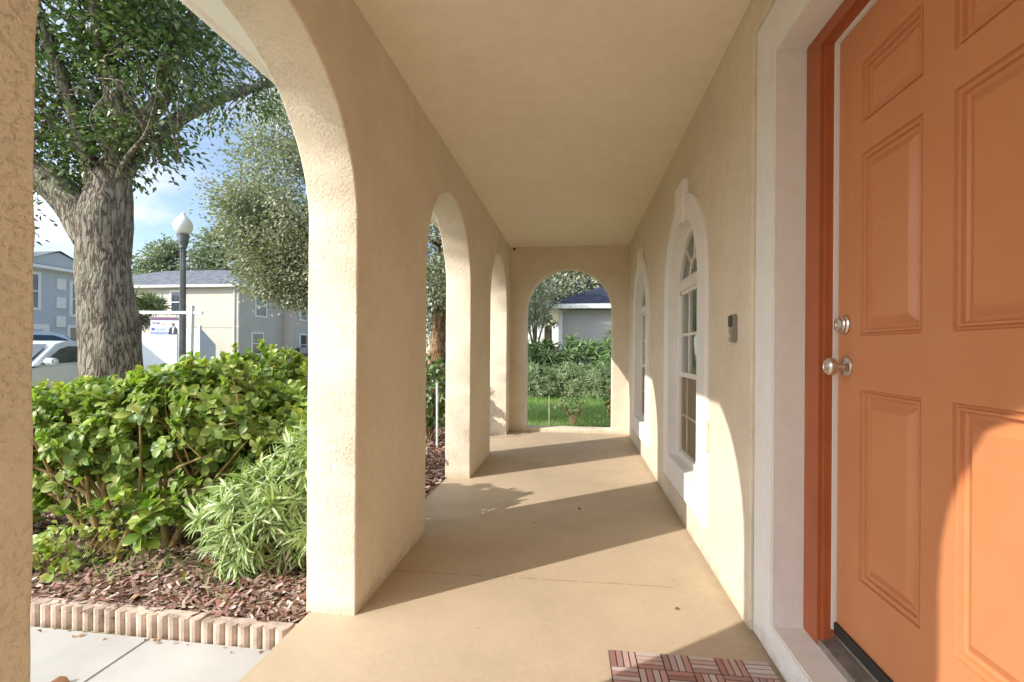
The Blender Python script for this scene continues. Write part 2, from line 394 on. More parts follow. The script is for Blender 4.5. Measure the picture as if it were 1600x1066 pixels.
def wall_with_openings(u0, u1, zt, ops, f0, f1, axis='x', w=.009, zb=0.0):
    """wall in the plane of (u,z), faces at f0 and f1; ops: (ua, ub, sill, outline points along the head); plaster arrises rounded by w"""
    mb = MB()
    def P(u, z, f): return (f, u, z) if axis == 'x' else (u, f, z)
    us = [u0]
    for a, b, s_, h in ops: us += [a - w, b + w]
    us.append(u1)
    def q(a, b, c, d): mb.add([a, b, c, d], [(0, 1, 2, 3)])
    for i in range(0, len(us), 2):
        for f in (f0, f1): q(P(us[i], zb, f), P(us[i + 1], zb, f), P(us[i + 1], zt, f), P(us[i], zt, f))
    sg = 1 if f1 > f0 else -1
    for a, b, s_, h in ops:
        h = list(h); k = 30
        up = [(a, s_ + (h[0][1] - s_) * i / k) for i in range(k)]; dn = [(b, h[-1][1] + (s_ - h[-1][1]) * i / k) for i in range(1, k + 1)]
        L = up + h + dn; closed = s_ > zb
        if closed: L += [(b + (a - b) * i / 12, s_) for i in range(1, 12)]
        n = len(L); N = []
        for i, p in enumerate(L):
            def nrm(p, r):
                d = Vector((r[0] - p[0], r[1] - p[1])); d = d.normalized() if d.length > 1e-9 else d
                return Vector((-d.y, d.x))
            e = []
            if i > 0 or closed: e.append(nrm(L[i - 1], p))
            if i < n - 1 or closed: e.append(nrm(p, L[(i + 1) % n]))
            e = [x for x in e if x.length > .5]
            if len(e) == 2:
                m = (e[0] + e[1]).normalized(); m = m / max(.5, m.dot(e[0]))
            else: m = e[0]
            N.append(m)
        rings = []
        for f, s2 in ((f0, sg), (f1, -sg)):
            rg = []
            for j in range(5):
                th = PI / 2 * j / 4; o, dp = w * (1 - math.sin(th)), w * (1 - math.cos(th)); row = []
                for p, m in zip(L, N):
                    e = (mnoise.noise((p[0] * 14, p[1] * 14, f * 9)) + .6 * mnoise.noise((p[0] * 40, p[1] * 40, f * 9))) * w * .28 if 0 < j < 4 else 0
                    row.append(P(p[0] + m.x * (o + e), p[1] + m.y * (o + e), f + s2 * (dp + e * .6)))
                rg.append(row)
            rings.append(rg)
        allr = rings[0] + rings[1][::-1]
        nv = len(mb.v)
        fs = [(r * n + i, r * n + (i + 1) % n, (r + 1) * n + (i + 1) % n, (r + 1) * n + i) for r in range(9) for i in range(n if closed else n - 1)]
        mb.add([v for r in allr for v in r], fs, 1)
        for f in (f0, f1):
            hp = [(p[0] + N[i + k].x * w, p[1] + N[i + k].y * w) for i, p in enumerate(h)]
            for p, r in zip(hp[:-1], hp[1:]): q(P(p[0], p[1], f), P(r[0], r[1], f), P(r[0], zt, f), P(p[0], zt, f))
            if closed: q(P(a - w, zb, f), P(b + w, zb, f), P(b + w, s_ - w, f), P(a - w, s_ - w, f))
    for u in (u0, u1): q(P(u, zb, f0), P(u, zt, f0), P(u, zt, f1), P(u, zb, f1))
    return mb

def soften(o, w=0):
    for p in o.data.polygons: p.use_smooth = p.material_index == 1
    o.data.polygons.foreach_set('material_index', [0] * len(o.data.polygons))

house = thing('porch_house', 'beige stucco house whose arched front porch the photo is taken in', 'house')
arch0 = (-1.53, -.10); arch1 = (.733, 1.993); arch2 = (2.976, 4.273); arch3 = (5.286, 6.55)
mb = wall_with_openings(-2.2, YE + .235, 2.71,
    [(*arch0, 0, arch_pts(*arch0, 1.945)), (*arch1, 0, arch_pts(*arch1, SPR)), (*arch2, 0, arch_pts(*arch2, SPR)), (*arch3, 0, arch_pts(*arch3, SPR + .01))], XO, XI)
o = part('arcade_wall', mb, ['wall', 'wall'], house, recalc=False); soften(o)
mb = wall_with_openings(XI - .001, XW, 2.71, [(-.722, .503, .055, arch_pts(-.722, .503, 1.745))], YE, YE + .235, 'y')
o = part('end_wall', mb, ['wall', 'wall'], house, recalc=False); soften(o)
WIN_C, WIN_H = 3.42, .47
w1 = (WIN_C - WIN_H, WIN_C + WIN_H, .36, arch_pts(WIN_C - WIN_H, WIN_C + WIN_H, 1.62))
w2 = tuple([w1[0] + 2.17, w1[1] + 2.17, .36, [(y + 2.17, z) for y, z in w1[3]]])
DY0, DY1 = .575, 2.132
mb = wall_with_openings(-2.2, YE + .235, 2.71, [(DY0, DY1, 0.0, [(DY0, 2.522), (DY1, 2.522)]), w1, w2], XW, XW + .2)
o = part('entrance_wall', mb, ['wall', 'wall'], house, recalc=False); soften(o, .006)
mb = MB(); mb.box(XI + .001, XW - .001, -2.0, YE - .001, ZC, 2.70); part('ceiling', mb, 'ceil', house)
# eaves, fascia and roof
mb = MB(); mb.box(-1.70, XO + .05, -.35, 7.75, 2.712, 2.73); mb.box(-1.32, -1.196, -.35, 7.7, 2.66, 2.711); part('eave_soffit', mb, 'soffit', house)
mb = MB(); mb.box(-1.722, -1.7, -.35, 7.772, 2.685, 2.86); mb.box(-1.7, 9.5, 7.75, 7.772, 2.685, 2.86); part('fascia', mb, 'trim', house, bev=.003)
mb = MB(); mb.add([(-1.8, 7.85, 2.87), (-1.8, -.35, 2.87), (-.9, -.35, 3.19), (-.9, -7, 3.19), (9.6, -7, 2.87), (9.6, 7.85, 2.87), (3.9, -4, 4.9), (3.9, 3.2, 4.9), (-.9, -.35, 2.87), (-.9, -7, 2.87)],
    [(0, 1, 2, 3, 6, 7), (4, 5, 7, 6), (5, 0, 7), (3, 4, 6), (0, 1, 8, 9, 4, 5), (1, 2, 8), (2, 3, 9, 8), (3, 4, 9)]); part('roof', mb, 'roof', house)
mb = MB(); mb.box(XW + .001, 9, YE + .01, YE + .2, -.1, 2.86); mb.box(9, 9.2, -7, YE + .2, -.1, 2.86); mb.box(XO, 9, -7, -6.8, -.1, 2.86); mb.box(XW, XW + .2, -6.8, -2.21, -.1, 2.86)
part('outer_wall', mb, 'wall', house)
mb = MB(); mb.box(1.9, 1.95, -6, 6.9, 0, 2.7); mb.box(.94, 1.9, -2, 6.89, -.05, .0); mb.box(.94, 1.9, -2, 6.89, 2.68, 2.7); part('inner_room', mb, 'darkroom', house)

# --- windows
def outline(c, h, spring, sill, n=32):
    return [(c - h, sill)] + [(c - h * math.cos(PI * i / n), spring + h * math.sin(PI * i / n)) for i in range(n + 1)] + [(c + h, sill)]
mb = MB(); mb.ring(outline(WIN_C, .63, 1.61, .19), outline(WIN_C, .445, 1.622, .372), .710, .80)
win = part('arched_window', mb, 'trim', house, bev=.004, smooth=35, label='arched white window nearest to the orange door')
mb = MB(); mb.prism([(WIN_C - .085, 2.045), (WIN_C + .085, 2.045), (WIN_C + .138, 2.325), (WIN_C - .138, 2.325)], 'x', .692, .731); part('keystone', mb, 'trim', win, bev=.004)
mb = MB(); mb.ring(outline(WIN_C, .446, 1.622, .371), outline(WIN_C, .395, 1.622, .42), .782, .835); part('window_frame', mb, 'vinyl', win, bev=.003, smooth=35)
mb = MB(); mb.box(.774, .83, WIN_C - .44, WIN_C + .44, 1.625, 1.69); mb.box(.768, .83, WIN_C - .44, WIN_C + .44, 1.69, 1.70); part('transom', mb, 'vinyl', win, bev=.003)
mb = MB()      # upper sash with its grid
for y in (WIN_C - .395, WIN_C + .365): mb.box(.79, .828, y, y + .03, 1.0, 1.624)
mb.box(.786, .83, WIN_C - .394, WIN_C + .394, .985, 1.02); mb.box(.79, .828, WIN_C - .394, WIN_C + .394, 1.6, 1.6245)
for y in (WIN_C - .14, WIN_C + .14): mb.box(.797, .812, y - .009, y + .009, 1.02, 1.6)
mb.box(.796, .813, WIN_C - .36, WIN_C + .36, 1.29, 1.308); part('upper_sash', mb, 'vinyl', win, bev=.002)
mb = MB()
for a in (45, 90, 135):
    ca, sa = math.cos(math.radians(a)), math.sin(math.radians(a)); z0 = 1.70
    mb.tube([(.805, WIN_C + ca * .13, z0 + sa * .13), (.805, WIN_C + ca * .40, z0 + sa * .33)], .009, 4)
mb.tube([(.805, WIN_C + .13 * math.cos(PI * i / 12), 1.70 + .13 * math.sin(PI * i / 12)) for i in range(13)], .009, 4)
part('fanlight_grid', mb, 'vinyl', win)
mb = MB(); mb.box(.803, .807, WIN_C - .40, WIN_C + .40, .985, 2.02)
part('glass_pane', mb, 'glass', win)
mb = MB(); mb.box(.808, .812, WIN_C - .39, WIN_C + .39, .41, .985); part('insect_screen', mb, 'screen', win)
mb = MB()
for y in (WIN_C - .395, WIN_C + .375): mb.box(.798, .82, y, y + .02, .41, .985)
mb.box(.797, .82, WIN_C - .39, WIN_C + .39, .41, .435); mb.box(.80, .818, WIN_C - .37, WIN_C + .37, .69, .705); mb.box(.80, .818, WIN_C + .2, WIN_C + .215, .43, .985); part('screen_frame_reflections', mb, 'blind', win)  # frame, plus inner bars standing in for the arcade's reflection
mb = MB(); n = 60; ys = [WIN_C - .46 + .92 * i / n for i in range(n + 1)]
mb.add([(.90 + .003 * math.sin(i * 2.1), y, z) for i, y in enumerate(ys) for z in (.36, 2.1)], [(2 * i, 2 * i + 2, 2 * i + 3, 2 * i + 1) for i in range(n)]); part('blind', mb, 'blind', win)
def copy_tree(o, parent):
    c = o.copy(); COL.objects.link(c); c.parent = parent
    for ch in list(o.children): copy_tree(ch, c)
    return c
win2 = copy_tree(win, house); win2.location.y += 2.17; win2['label'] = 'arched white window at the far end of the entrance wall'

# --- door
XT = .745; DX = .911
mb = MB(); mb.ring([(DY0 + .002, -.002), (DY0 + .002, 2.520), (DY1 - .002, 2.520), (DY1 - .002, -.002)], [(.759, .127), (.759, 2.33), (1.947, 2.33), (1.947, .127)], XT, .90)
part('door_surround', mb, 'reveal', house, bev=.005)
mb = MB()
mb.ring([(.757, .08), (.757, 2.332), (1.949, 2.332), (1.949, .08)], [(.866, .12), (.866, 2.276), (1.84, 2.276), (1.84, .12)], .861, .93)
mb.ring([(.86, .08), (.86, 2.285), (1.846, 2.285), (1.846, .08)], [(.884, .12), (.884, 2.267), (1.8205, 2.267), (1.8205, .12)], .872, .96)
part('door_frame', mb, 'jamb', house, bev=.003)
mb = MB(); mb.box(.896, .93, 1.8155, 1.8203, .2, 2.262); mb.box(.896, .93, .888, 1.8155, 2.2605, 2.2665); part('weather_strip', mb, 'strip', house)
PAN = [(1.405, 1.685), (1.018, 1.30)]; PZ = [(.438, 1.055), (1.228, 1.818), (1.915, 2.112)]
prof = [(0, 0), (.003, .008), (.009, .010), (.012, .004), (.018, .0045), (.021, .014), (.029, .017), (.033, .0165), (.056, .003), (.060, .0015)]
def panel_door():
    mb = MB(); y0, y1, z0, z1 = .892, 1.8125, .228, 2.2575
    ys = sorted([y0, y1] + [v for p in PAN for v in p]); zs = sorted([z0, z1] + [v for p in PZ for v in p])
    for i in range(len(ys) - 1):
        for j in range(len(zs) - 1):
            a, b, c, d = ys[i], ys[i + 1], zs[j], zs[j + 1]
            if (a, b) in PAN and (c, d) in PZ:
                rr = [[(DX + e, a + k, c + k), (DX + e, b - k, c + k), (DX + e, b - k, d - k), (DX + e, a + k, d - k)] for k, e in prof]
                for p, q in zip(rr[:-1], rr[1:]):
                    for s in range(4): mb.add([p[s], p[(s + 1) % 4], q[(s + 1) % 4], q[s]], [(0, 1, 2, 3)])
                mb.add(rr[-1], [(0, 1, 2, 3)])
            else: mb.add([(DX, a, c), (DX, b, c), (DX, b, d), (DX, a, d)], [(0, 1, 2, 3)])
    bx = MB(); t = DX + .04
    mb.add([(DX, y0, z0), (t, y0, z0), (t, y0, z1), (DX, y0, z1)], [(0, 1, 2, 3)]); mb.add([(DX, y1, z0), (t, y1, z0), (t, y1, z1), (DX, y1, z1)], [(0, 1, 2, 3)])
    mb.add([(DX, y0, z0), (t, y0, z0), (t, y1, z0), (DX, y1, z0)], [(0, 1, 2, 3)]); mb.add([(t, y0, z0), (t, y1, z0), (t, y1, z1), (t, y0, z1)], [(0, 1, 2, 3)])
    return mb
door = part('front_door', panel_door(), 'door', house)
mb = MB(); mb.lathe([(.034, 0), (.0345, .004), (.031, .008), (.02, .010), (.0125, .013), (.011, .03), (.014, .034), (.022, .037), (.028, .043), (.030, .052), (.0285, .060), (.022, .0665), (.018, .0675), (.016, .066), (.011, .0662), (.009, .0675), (.004, .068)], (DX, 1.757, 1.127), (-1, 0, 0), 32)
part('door_knob', mb, 'nickel', door, smooth=30)
mb = MB(); mb.lathe([(.033, 0), (.0335, .007), (.030, .010), (.0285, .011), (.0285, .017), (.025, .020), (.0235, .0205), (.0225, .026), (.019, .028), (.012, .028), (.011, .026), (.006, .0262), (.003, .027)], (DX, 1.768, 1.27), (-1, 0, 0), 32)
part('deadbolt', mb, 'nickel', door, smooth=30)
mb = MB(); mb.box(.902, .925, .895, 1.812, .19, .2285); part('door_sweep', mb, 'rubber', door)
mb = MB(); pr = [(.862, .126), (.862, .146)]
for i in range(8):
    x = .866 + i * .0052; z = .15 + i * .0032; pr += [(x, z), (x + .0032, z + .0012), (x + .0036, z - .0018), (x + .0052, z - .0012)]
pr += [(.9085, .177), (.9085, .190), (.95, .195), (.95, .126)]
mb.prism(pr, 'y', .868, 1.838); part('threshold', mb, 'alu', house)

# ------------------------------------------------------------------ small things on the walls and floor
bell = thing('doorbell', 'silver and black video doorbell on the stucco beside the door trim', 'doorbell', (.731, 2.333, 1.283))
mb = MB(); mb.box(.708, .730, 2.306, 2.361, 1.22, 1.347); part('housing', mb, 'bellmetal', bell, bev=.004, smooth=40)
mb = MB(); mb.box(.7035, .7085, 2.31, 2.357, 1.292, 1.343); part('camera_cover', mb, 'black', bell, bev=.003)
mb = MB(); mb.lathe([(.013, 0), (.013, .004), (.009, .0045), (.002, .0035)], (.7085, 2.333, 1.25), (-1, 0, 0), 20); part('push_button', mb, 'nickel', bell, smooth=40)
mb = MB(); mb.box(.715, .732, 2.775, 2.89, .615, .782); o = part('outlet_cover', mb, 'wall', bev=.004); tag(o, 'beige painted outlet cover plate low beside the near window', 'outlet cover')
mb = MB()
mb.add([(0, 0, 0)], []); mb = MB(); mb.lathe([(.006, 0), (.018, .008), (.022, .02), (.016, .034), (.006, .04)], (XI + .055, YE - .004, 2.665), (0, -.5, -.86), 8)
o = part('insect_nest', mb, 'twig', smooth=60); tag(o, 'small dark lump stuck high in the far left corner under the ceiling', 'insect nest')

# door mat
mat_t = thing('door_mat', 'pink and grey basket weave door mat on the porch floor by the step', 'door mat', (.435, 1.45, 0), rz=math.radians(1.0))
mb = MB(); mb.box(-.297, .297, -.46, .455, .001, .008); part('backing', mb, 'matbase', mat_t, local=True, bev=.003)
mb = MB(); s = .0985
for i in range(6):
    for j in range(9):
        cx, cy = -.2955 + s * (i + .5), .452 - s * (j + .5)
        for k in range(4):
            a, b = (s - .006) / 2, (s / 4 - .005) / 2; off = (k - 1.5) * s / 4
            hx, hy, ox, oy = (a, b, 0, off) if (i + j) % 2 else (b, a, off, 0)
            mb.box(cx + ox - hx, cx + ox + hx, cy + oy - hy, cy + oy + hy, .0082, .0105)
part('weave', mb, 'matslat', mat_t, local=True)

# ------------------------------------------------------------------ ground
GZ = -.12
mb = MB(); mb.add([(-160, -90, GZ), (120, -90, GZ), (120, 190, GZ), (-160, 190, GZ)], [(0, 1, 2, 3)]); struct('lawn', mb, 'lawn')
mb = MB(); mb.box(-1.18, XW + .2, -2.1, YE + .25, -.19, 0); o = struct('porch_floor', mb, 'floor', bev=.006)
mb = MB(); mb.box(-1.8475, -1.19, -4, 1.868, -.2, -.1); mb.box(-5.2, -1.8525, -4, 1.868, -.2, -.1); mb.box(-1.18, XW - .01, -6, -2.11, -.2, -.02); struct('walkway', mb, 'walk', bev=.004)
mb = MB()
nx, ny = 60, 80
vs = [(-4.6 + 3.41 * i / nx, 1.90 + 5.6 * j / ny, -.045 + .03 * mnoise.noise((i * .3, j * .3, 1)) + .015 * mnoise.noise((i * .9, j * .9, 5))) for j in range(ny + 1) for i in range(nx + 1)]
mb.add(vs, [(j * (nx + 1) + i, j * (nx + 1) + i + 1, (j + 1) * (nx + 1) + i + 1, (j + 1) * (nx + 1) + i) for j in range(ny) for i in range(nx) if not (-4.6 + 3.41 * i / nx < -2.75 and 1.9 + 5.6 * j / ny > 3.3) and not (-4.6 + 3.41 * i / nx < -2.2 and 1.9 + 5.6 * j / ny > 4.2)])
struct('mulch_bed', mb, 'bedsoil', smooth=60)
mb = MB(); mb.add([(-16.5, -80, GZ + .004), (-10.4, -80, GZ + .004), (-10.4, 150, GZ + .004), (-16.5, 150, GZ + .004)], [(0, 1, 2, 3)]); mb.add([(-10.3, 52, GZ + .004), (100, 52, GZ + .004), (100, 62, GZ + .004), (-10.3, 62, GZ + .004)], [(0, 1, 2, 3)]); struct('street', mb, 'road')
mb = MB(); mb.box(-10.4, -10.25, -80, 51.8, GZ - .1, GZ + .12); mb.box(-16.65, -16.5, -80, 150, GZ - .1, GZ + .12); struct('kerb', mb, 'kerb')
mb = MB(); mb.box(-9.9, -8.7, -80, 51, GZ - .1, GZ + .02); mb.box(-26, -16.66, 16.0, 19.2, GZ - .1, GZ + .012); struct('pavement', mb, 'walk')

# scalloped edging stones: each stone has a run of rounded lobes
def edging(x1, y1, x0, y0, nl, label):
    L = math.hypot(x1 - x0, y1 - y0); t = thing('edging_stone', label, 'edging stone', (x1, y1, -.1), 'scalloped edging stones along the mulch bed', math.atan2(y0 - y1, x0 - x1))
    mb = MB(); w = L / nl; r = w / 2; pts = []
    for i in range(nl):
        for k in range(7):
            a = PI - PI * k / 6
            pts.append((r + i * w + math.cos(a) * (r - .0012), -(-.0 + math.sin(a) * r * .95) - .0))
    for k in (-1,): pass
    poly = [(p[0], p[1]) for p in pts] + [(L - .001, .04), (.001, .04)]
    n = len(poly); top = [.083 + .004 * mnoise.noise((p[0] * 9, p[1] * 30, x1)) for p in poly]
    mb.add([(p[0], p[1], -.02) for p in poly] + [(p[0], p[1] , z) for p, z in zip(poly, top)], [tuple(range(n))[::-1], tuple(range(n, 2 * n))] + [(i, (i + 1) % n, n + (i + 1) % n, n + i) for i in range(n)])
    # x runs backwards (towards -X), lobes face -Y: flip
    mb.v = [(v[0], v[1], v[2]) for v in mb.v]
    t.rotation_euler = (R.uniform(-.035, .03), R.uniform(-.012, .012), t.rotation_euler.z)
    o = part('scallops', mb, 'edging', t, local=True, bev=.006); return t
edging(-1.62, 1.895, -1.205, 1.885, 7, 'scalloped concrete edging stone touching the porch slab')
edging(-2.07, 1.918, -1.624, 1.898, 8, 'scalloped concrete edging stone second from the porch slab')
edging(-2.52, 1.915, -2.075, 1.92, 8, 'scalloped concrete edging stone third from the porch slab')
edging(-2.97, 1.90, -2.525, 1.917, 8, 'scalloped concrete edging stone fourth from the porch slab')

# mulch chips, straw and dead leaves: uncountable
def scatter(n, x0, x1, y0, y1): return np.stack([rng.uniform(x0, x1, n), rng.uniform(y0, y1, n)], 1)
CH = (np.array([(0, -.16, 0), (1, -.13, .04), (1, .13, .05), (0, .17, .02)], float), np.array([(0, 1, 2, 3)]))
def chips(xy, z, smin, smax, m):
    n = len(xy); p = np.column_stack([xy, np.full(n, z) + rng.uniform(0, .022, n)])
    a = rng.uniform(0, 2 * PI, n); d = np.column_stack([np.cos(a), np.sin(a), rng.normal(0, .28, n)])
    nr = np.column_stack([rng.normal(0, .45, n), rng.normal(0, .45, n), np.ones(n)])
    return (*leaves(p, d, nr, rng.uniform(smin, smax, n), CH), m)
a = scatter(7000, -4.5, -1.2, 1.95, 3.3); b = scatter(4200, -2.2, -1.2, 3.2, 7.4); c = scatter(2500, -2.6, -1.2, 1.93, 2.3)
st = scatter(700, -3.4, -1.2, 1.94, 3.0); ang = rng.uniform(0, 2 * PI, 700)
straw = (*leaves(np.column_stack([st, rng.uniform(-.03, -.005, 700)]), np.column_stack([np.cos(ang), np.sin(ang), rng.normal(0, .15, 700)]), rdir(700) * .3 + np.array([0, 0, 1]), rng.uniform(.05, .13, 700), (np.array([(0, -.02, 0), (1, -.012, .03), (1, .012, .03), (0, .02, 0)]), np.array([(0, 1, 2, 3)]))), 'dryblade')
leafmesh('mulch', [straw, chips(a, -.04, .025, .075, 'chip'), chips(b, -.04, .025, .07, 'chip'), chips(c, -.03, .015, .05, 'chip')], kind='stuff', smooth=False)
lit = np.concatenate([scatter(60, -2.6, -1.2, 1.94, 2.5), np.column_stack([rng.uniform(-2.6, -1.25, 22), rng.uniform(1.825, 1.865, 22)])])
zz = np.where(lit[:, 1] < 1.88, -.098, -.022)
d = rdir(len(lit)); d[:, 2] *= .25
leafmesh('leaf_litter', [(*leaves(np.column_stack([lit, zz + .004]), d, np.column_stack([rng.normal(0, .3, len(lit)), rng.normal(0, .3, len(lit)), np.ones(len(lit))]), np.where(lit[:, 1] < 1.88, rng.uniform(.010, .026, len(lit)), rng.uniform(.025, .05, len(lit))), leaf_template('broad')), 'deadleaf')], kind='stuff')
# single dry leaves that lie in view on the pavement and the porch
def dry_leaf(x, y, z, s, ang, label):
    V, F = leaves(np.array([[x, y, z]]), np.array([[math.cos(ang), math.sin(ang), .12]]), np.array([[.25, -.3, 1]]), np.array([s]), leaf_template('broad'))
    o = leafmesh('dry_leaf', [(V, F, 'deadleaf')]); tag(o, label, 'dry leaf', 'dry leaves lying on the paving')
dry_leaf(-1.96, 1.53, -.096, .075, .5, 'curled brown dry leaf lying on the walkway left of the joint')
dry_leaf(.02, 3.55, .003, .035, 1.0, 'small brown dry leaf alone in the middle of the porch floor')
dry_leaf(-.27, 3.22, .003, .02, 2.0, 'tiny dry leaf fleck on the shaded floor near the middle of the porch')
dry_leaf(.45, 2.25, .003, .022, .3, 'small dark leaf scrap on the floor near the wall corner')

def grass(n, x0, x1, y0, y1, h0, h1, m, z=GZ):
    xy = scatter(n, x0, x1, y0, y1); p = np.column_stack([xy, np.full(n, z)])
    d = np.column_stack([rng.normal(0, .45, n), rng.normal(0, .45, n), np.ones(n)])
    return (*leaves(p, d, rdir(n), rng.uniform(h0, h1, n), leaf_template('blade')), m)
leafmesh('grass', [grass(30000, -2.2, 2.2, 7.4, 14, .05, .12, 'blade'), grass(9000, -6.5, -2.2, 3.3, 7.5, .05, .13, 'dryblade'), grass(5000, -7, -4.3, 1.9, 3.4, .05, .12, 'dryblade')], kind='stuff', smooth=False)
leafmesh('weeds', [grass(260, -3.2, -1.5, 2.15, 2.75, .05, .16, 'blade', -.07), grass(220, -3.3, -2.2, 2.05, 2.6, .05, .14, 'dryblade', -.07)], kind='stuff', smooth=False)

# ------------------------------------------------------------------ plants
BROAD, NARROW, OAK = leaf_template('broad'), leaf_template('narrow'), leaf_template('oak')
def bend(a, b, k=5, sag=.1):
    a, b = Vector(a), Vector(b); o = Vector((R.uniform(-1, 1), R.uniform(-1, 1), R.uniform(-.4, 1))) * (b - a).length * sag
    return [a.lerp(b, i / (k - 1)) + o * math.sin(PI * i / (k - 1)) for i in range(k)]

def whorls(cent, dirs, nl, size, tilt, tmpl, m, spread=1.0):
    """rosettes of nl leaves round each twig tip"""
    n = len(cent); k = n * nl
    ax = np.repeat(unit(dirs), nl, 0); c = np.repeat(cent, nl, 0)
    e1 = unit(np.cross(ax, rdir(k))); 
    tl = rng.uniform(*tilt, k)[:, None]
    d = ax * np.sin(tl) + e1 * np.cos(tl)
    p = c - ax * rng.uniform(0, .05 * spread, k)[:, None]
    nr = ax + .35 * rng.normal(size=(k, 3))
    return (*leaves(p, d, nr, rng.uniform(*size, k), tmpl), m)

def shell_points(c, r, n, fill=.55, bottom=-1):
    q = rdir(n * 3); q = q[q[:, 2] > bottom][:n]
    rad = rng.uniform(fill, 1.0, len(q)) ** .6
    wob = 1 + .16 * np.array([mnoise.noise((v[0] * 2.2 + c[0], v[1] * 2.2 + c[1], v[2] * 2.2)) for v in q])
    return np.array(c) + q * np.array(r) * (rad * wob)[:, None], q

def hedge_shrub(base, c, r, nw, label, stems, tips=30, dead=14):
    t = thing('hedge_shrub', label, 'shrub', base, 'broad leaved shrubs forming the hedge')
    P, Q = shell_points(c, r, nw, .35)
    mb = MB(); joints = []
    for s in stems:
        pts = bend(base, s, 6, .08); mb.tube(pts, [.026 - .0035 * i for i in range(6)], 8); joints += pts[2:]
        for _ in range(4):
            e = Vector(s) + Vector((R.uniform(-.4, .4), R.uniform(-.25, .25), R.uniform(.05, .35))); q = bend(pts[R.randint(2, 4)], e, 5, .1)
            mb.tube(q, [.013, .011, .009, .007, .005], 6); joints += q[2:]
    J = np.array([tuple(j) for j in joints])
    for p in P[::2]:
        j = J[np.argmin(((J - p) ** 2).sum(1) + rng.uniform(0, .05, len(J)))]
        mb.tube(bend(j, p, 4, .1), [.005, .004, .003, .002], 4)
    part('stem', mb, 'greenstem', t, smooth=70)
    D = Q * np.array([1, 1, .8]) + np.array([-.15, -.3, .55]) + .35 * rng.normal(size=Q.shape)
    top = P[:, 2] > c[2] + r[2] * .45
    b = [whorls(P[~top], D[~top], 10, (.05, .08), (-.1, .75), BROAD, 'hedge', 1.4), whorls(P[top], D[top], 9, (.045, .078), (.1, 1.0), BROAD, 'hedge', 1.3)]
    # single leaves down the twigs
    lo = np.array(c) + rdir(nw // 3) * np.array([r[0], r[1] * .8, .22]) - np.array([0, 0, r[2] + .04]); b.append(whorls(lo, rdir(len(lo)) * .6 + np.array([-.1, -.4, .7]), 8, (.045, .08), (-.1, .8), BROAD, 'hedge', 1.4))
    k = nw * 5; idx = rng.integers(0, len(P), k); pp = P[idx] - Q[idx] * rng.uniform(.03, .22, k)[:, None] + rng.normal(0, .03, (k, 3))
    b.append((*leaves(pp, rdir(k) + np.array([0, -.3, .1]), rdir(k) * .5 + np.array([0, -.1, 1]), rng.uniform(.045, .072, k), BROAD), 'hedge'))
    ti = rng.choice(np.where(top)[0], min(tips, top.sum()), replace=False)
    b.append(whorls(P[ti] + np.array([0, 0, .045]), D[ti] * .3 + np.array([0, 0, 1]), 6, (.035, .06), (.5, 1.2), BROAD, 'hedgetip'))
    di = rng.integers(0, len(P), dead); b.append((*leaves(P[di] - Q[di] * .08, rdir(dead) - np.array([0, 0, .8]), rdir(dead), rng.uniform(.05, .08, dead), BROAD), 'deadleaf'))
    leafmesh('foliage', b, t)
    return t
hedge_shrub((-2.672, 2.46, -.07), (-2.86, 2.62, .70), (.50, .36, .30), 280, 'hedge shrub with a leaning greenish trunk nearest the near left pillar', [(-2.86, 2.45, .42), (-2.95, 2.55, .5), (-2.6, 2.65, .55), (-3.15, 2.5, .35)])
hedge_shrub((-2.446, 2.584, -.07), (-2.33, 2.74, .76), (.48, .38, .40), 300, 'hedge shrub with reddish upright stems in the middle of the hedge', [(-2.46, 2.6, .5), (-2.3, 2.75, .55), (-2.2, 2.7, .5)])
hedge_shrub((-1.85, 2.88, -.07), (-1.86, 2.90, .62), (.44, .36, .30), 240, 'lower hedge shrub beside the textured pier', [(-1.9, 2.9, .35), (-1.7, 2.95, .4), (-2.0, 2.8, .35)], 24)
hedge_shrub((-2.65, 3.8, -.1), (-2.62, 3.8, .74), (.58, .45, .46), 300, 'hedge shrub with the tallest pale shoots, standing behind the row', [(-2.7, 3.8, .5), (-2.5, 3.85, .55), (-2.85, 3.7, .45)], 40)
hedge_shrub((-3.55, 2.62, -.07), (-3.6, 2.62, .66), (.5, .4, .30), 230, 'leftmost hedge shrub, mostly hidden by the near pillar', [(-3.5, 2.6, .5), (-3.75, 2.7, .5)])
# low leafy sprig in front of the middle shrub
t = thing('low_sprig', 'low cluster of dark glossy leaves in front of the reddish hedge stems', 'plant', (-2.42, 2.42, -.07))
mb = MB(); mb.tube(bend((-2.42, 2.42, -.07), (-2.36, 2.36, .28), 5, .08), [.009, .008, .007, .006, .004], 6); mb.tube(bend((-2.42, 2.42, .05), (-2.41, 2.38, .2), 4, .1), .005, 6); part('stem', mb, 'greenstem', t)
cs = np.array([(-2.36, 2.36, .29), (-2.41, 2.38, .21), (-2.33, 2.38, .22), (-2.37, 2.33, .15)])
leafmesh('foliage', [whorls(cs, np.array([(.1, -.5, .9)] * 4) + .2 * rng.normal(size=(4, 3)), 13, (.06, .10), (-.5, .6), BROAD, 'hedge')], t)

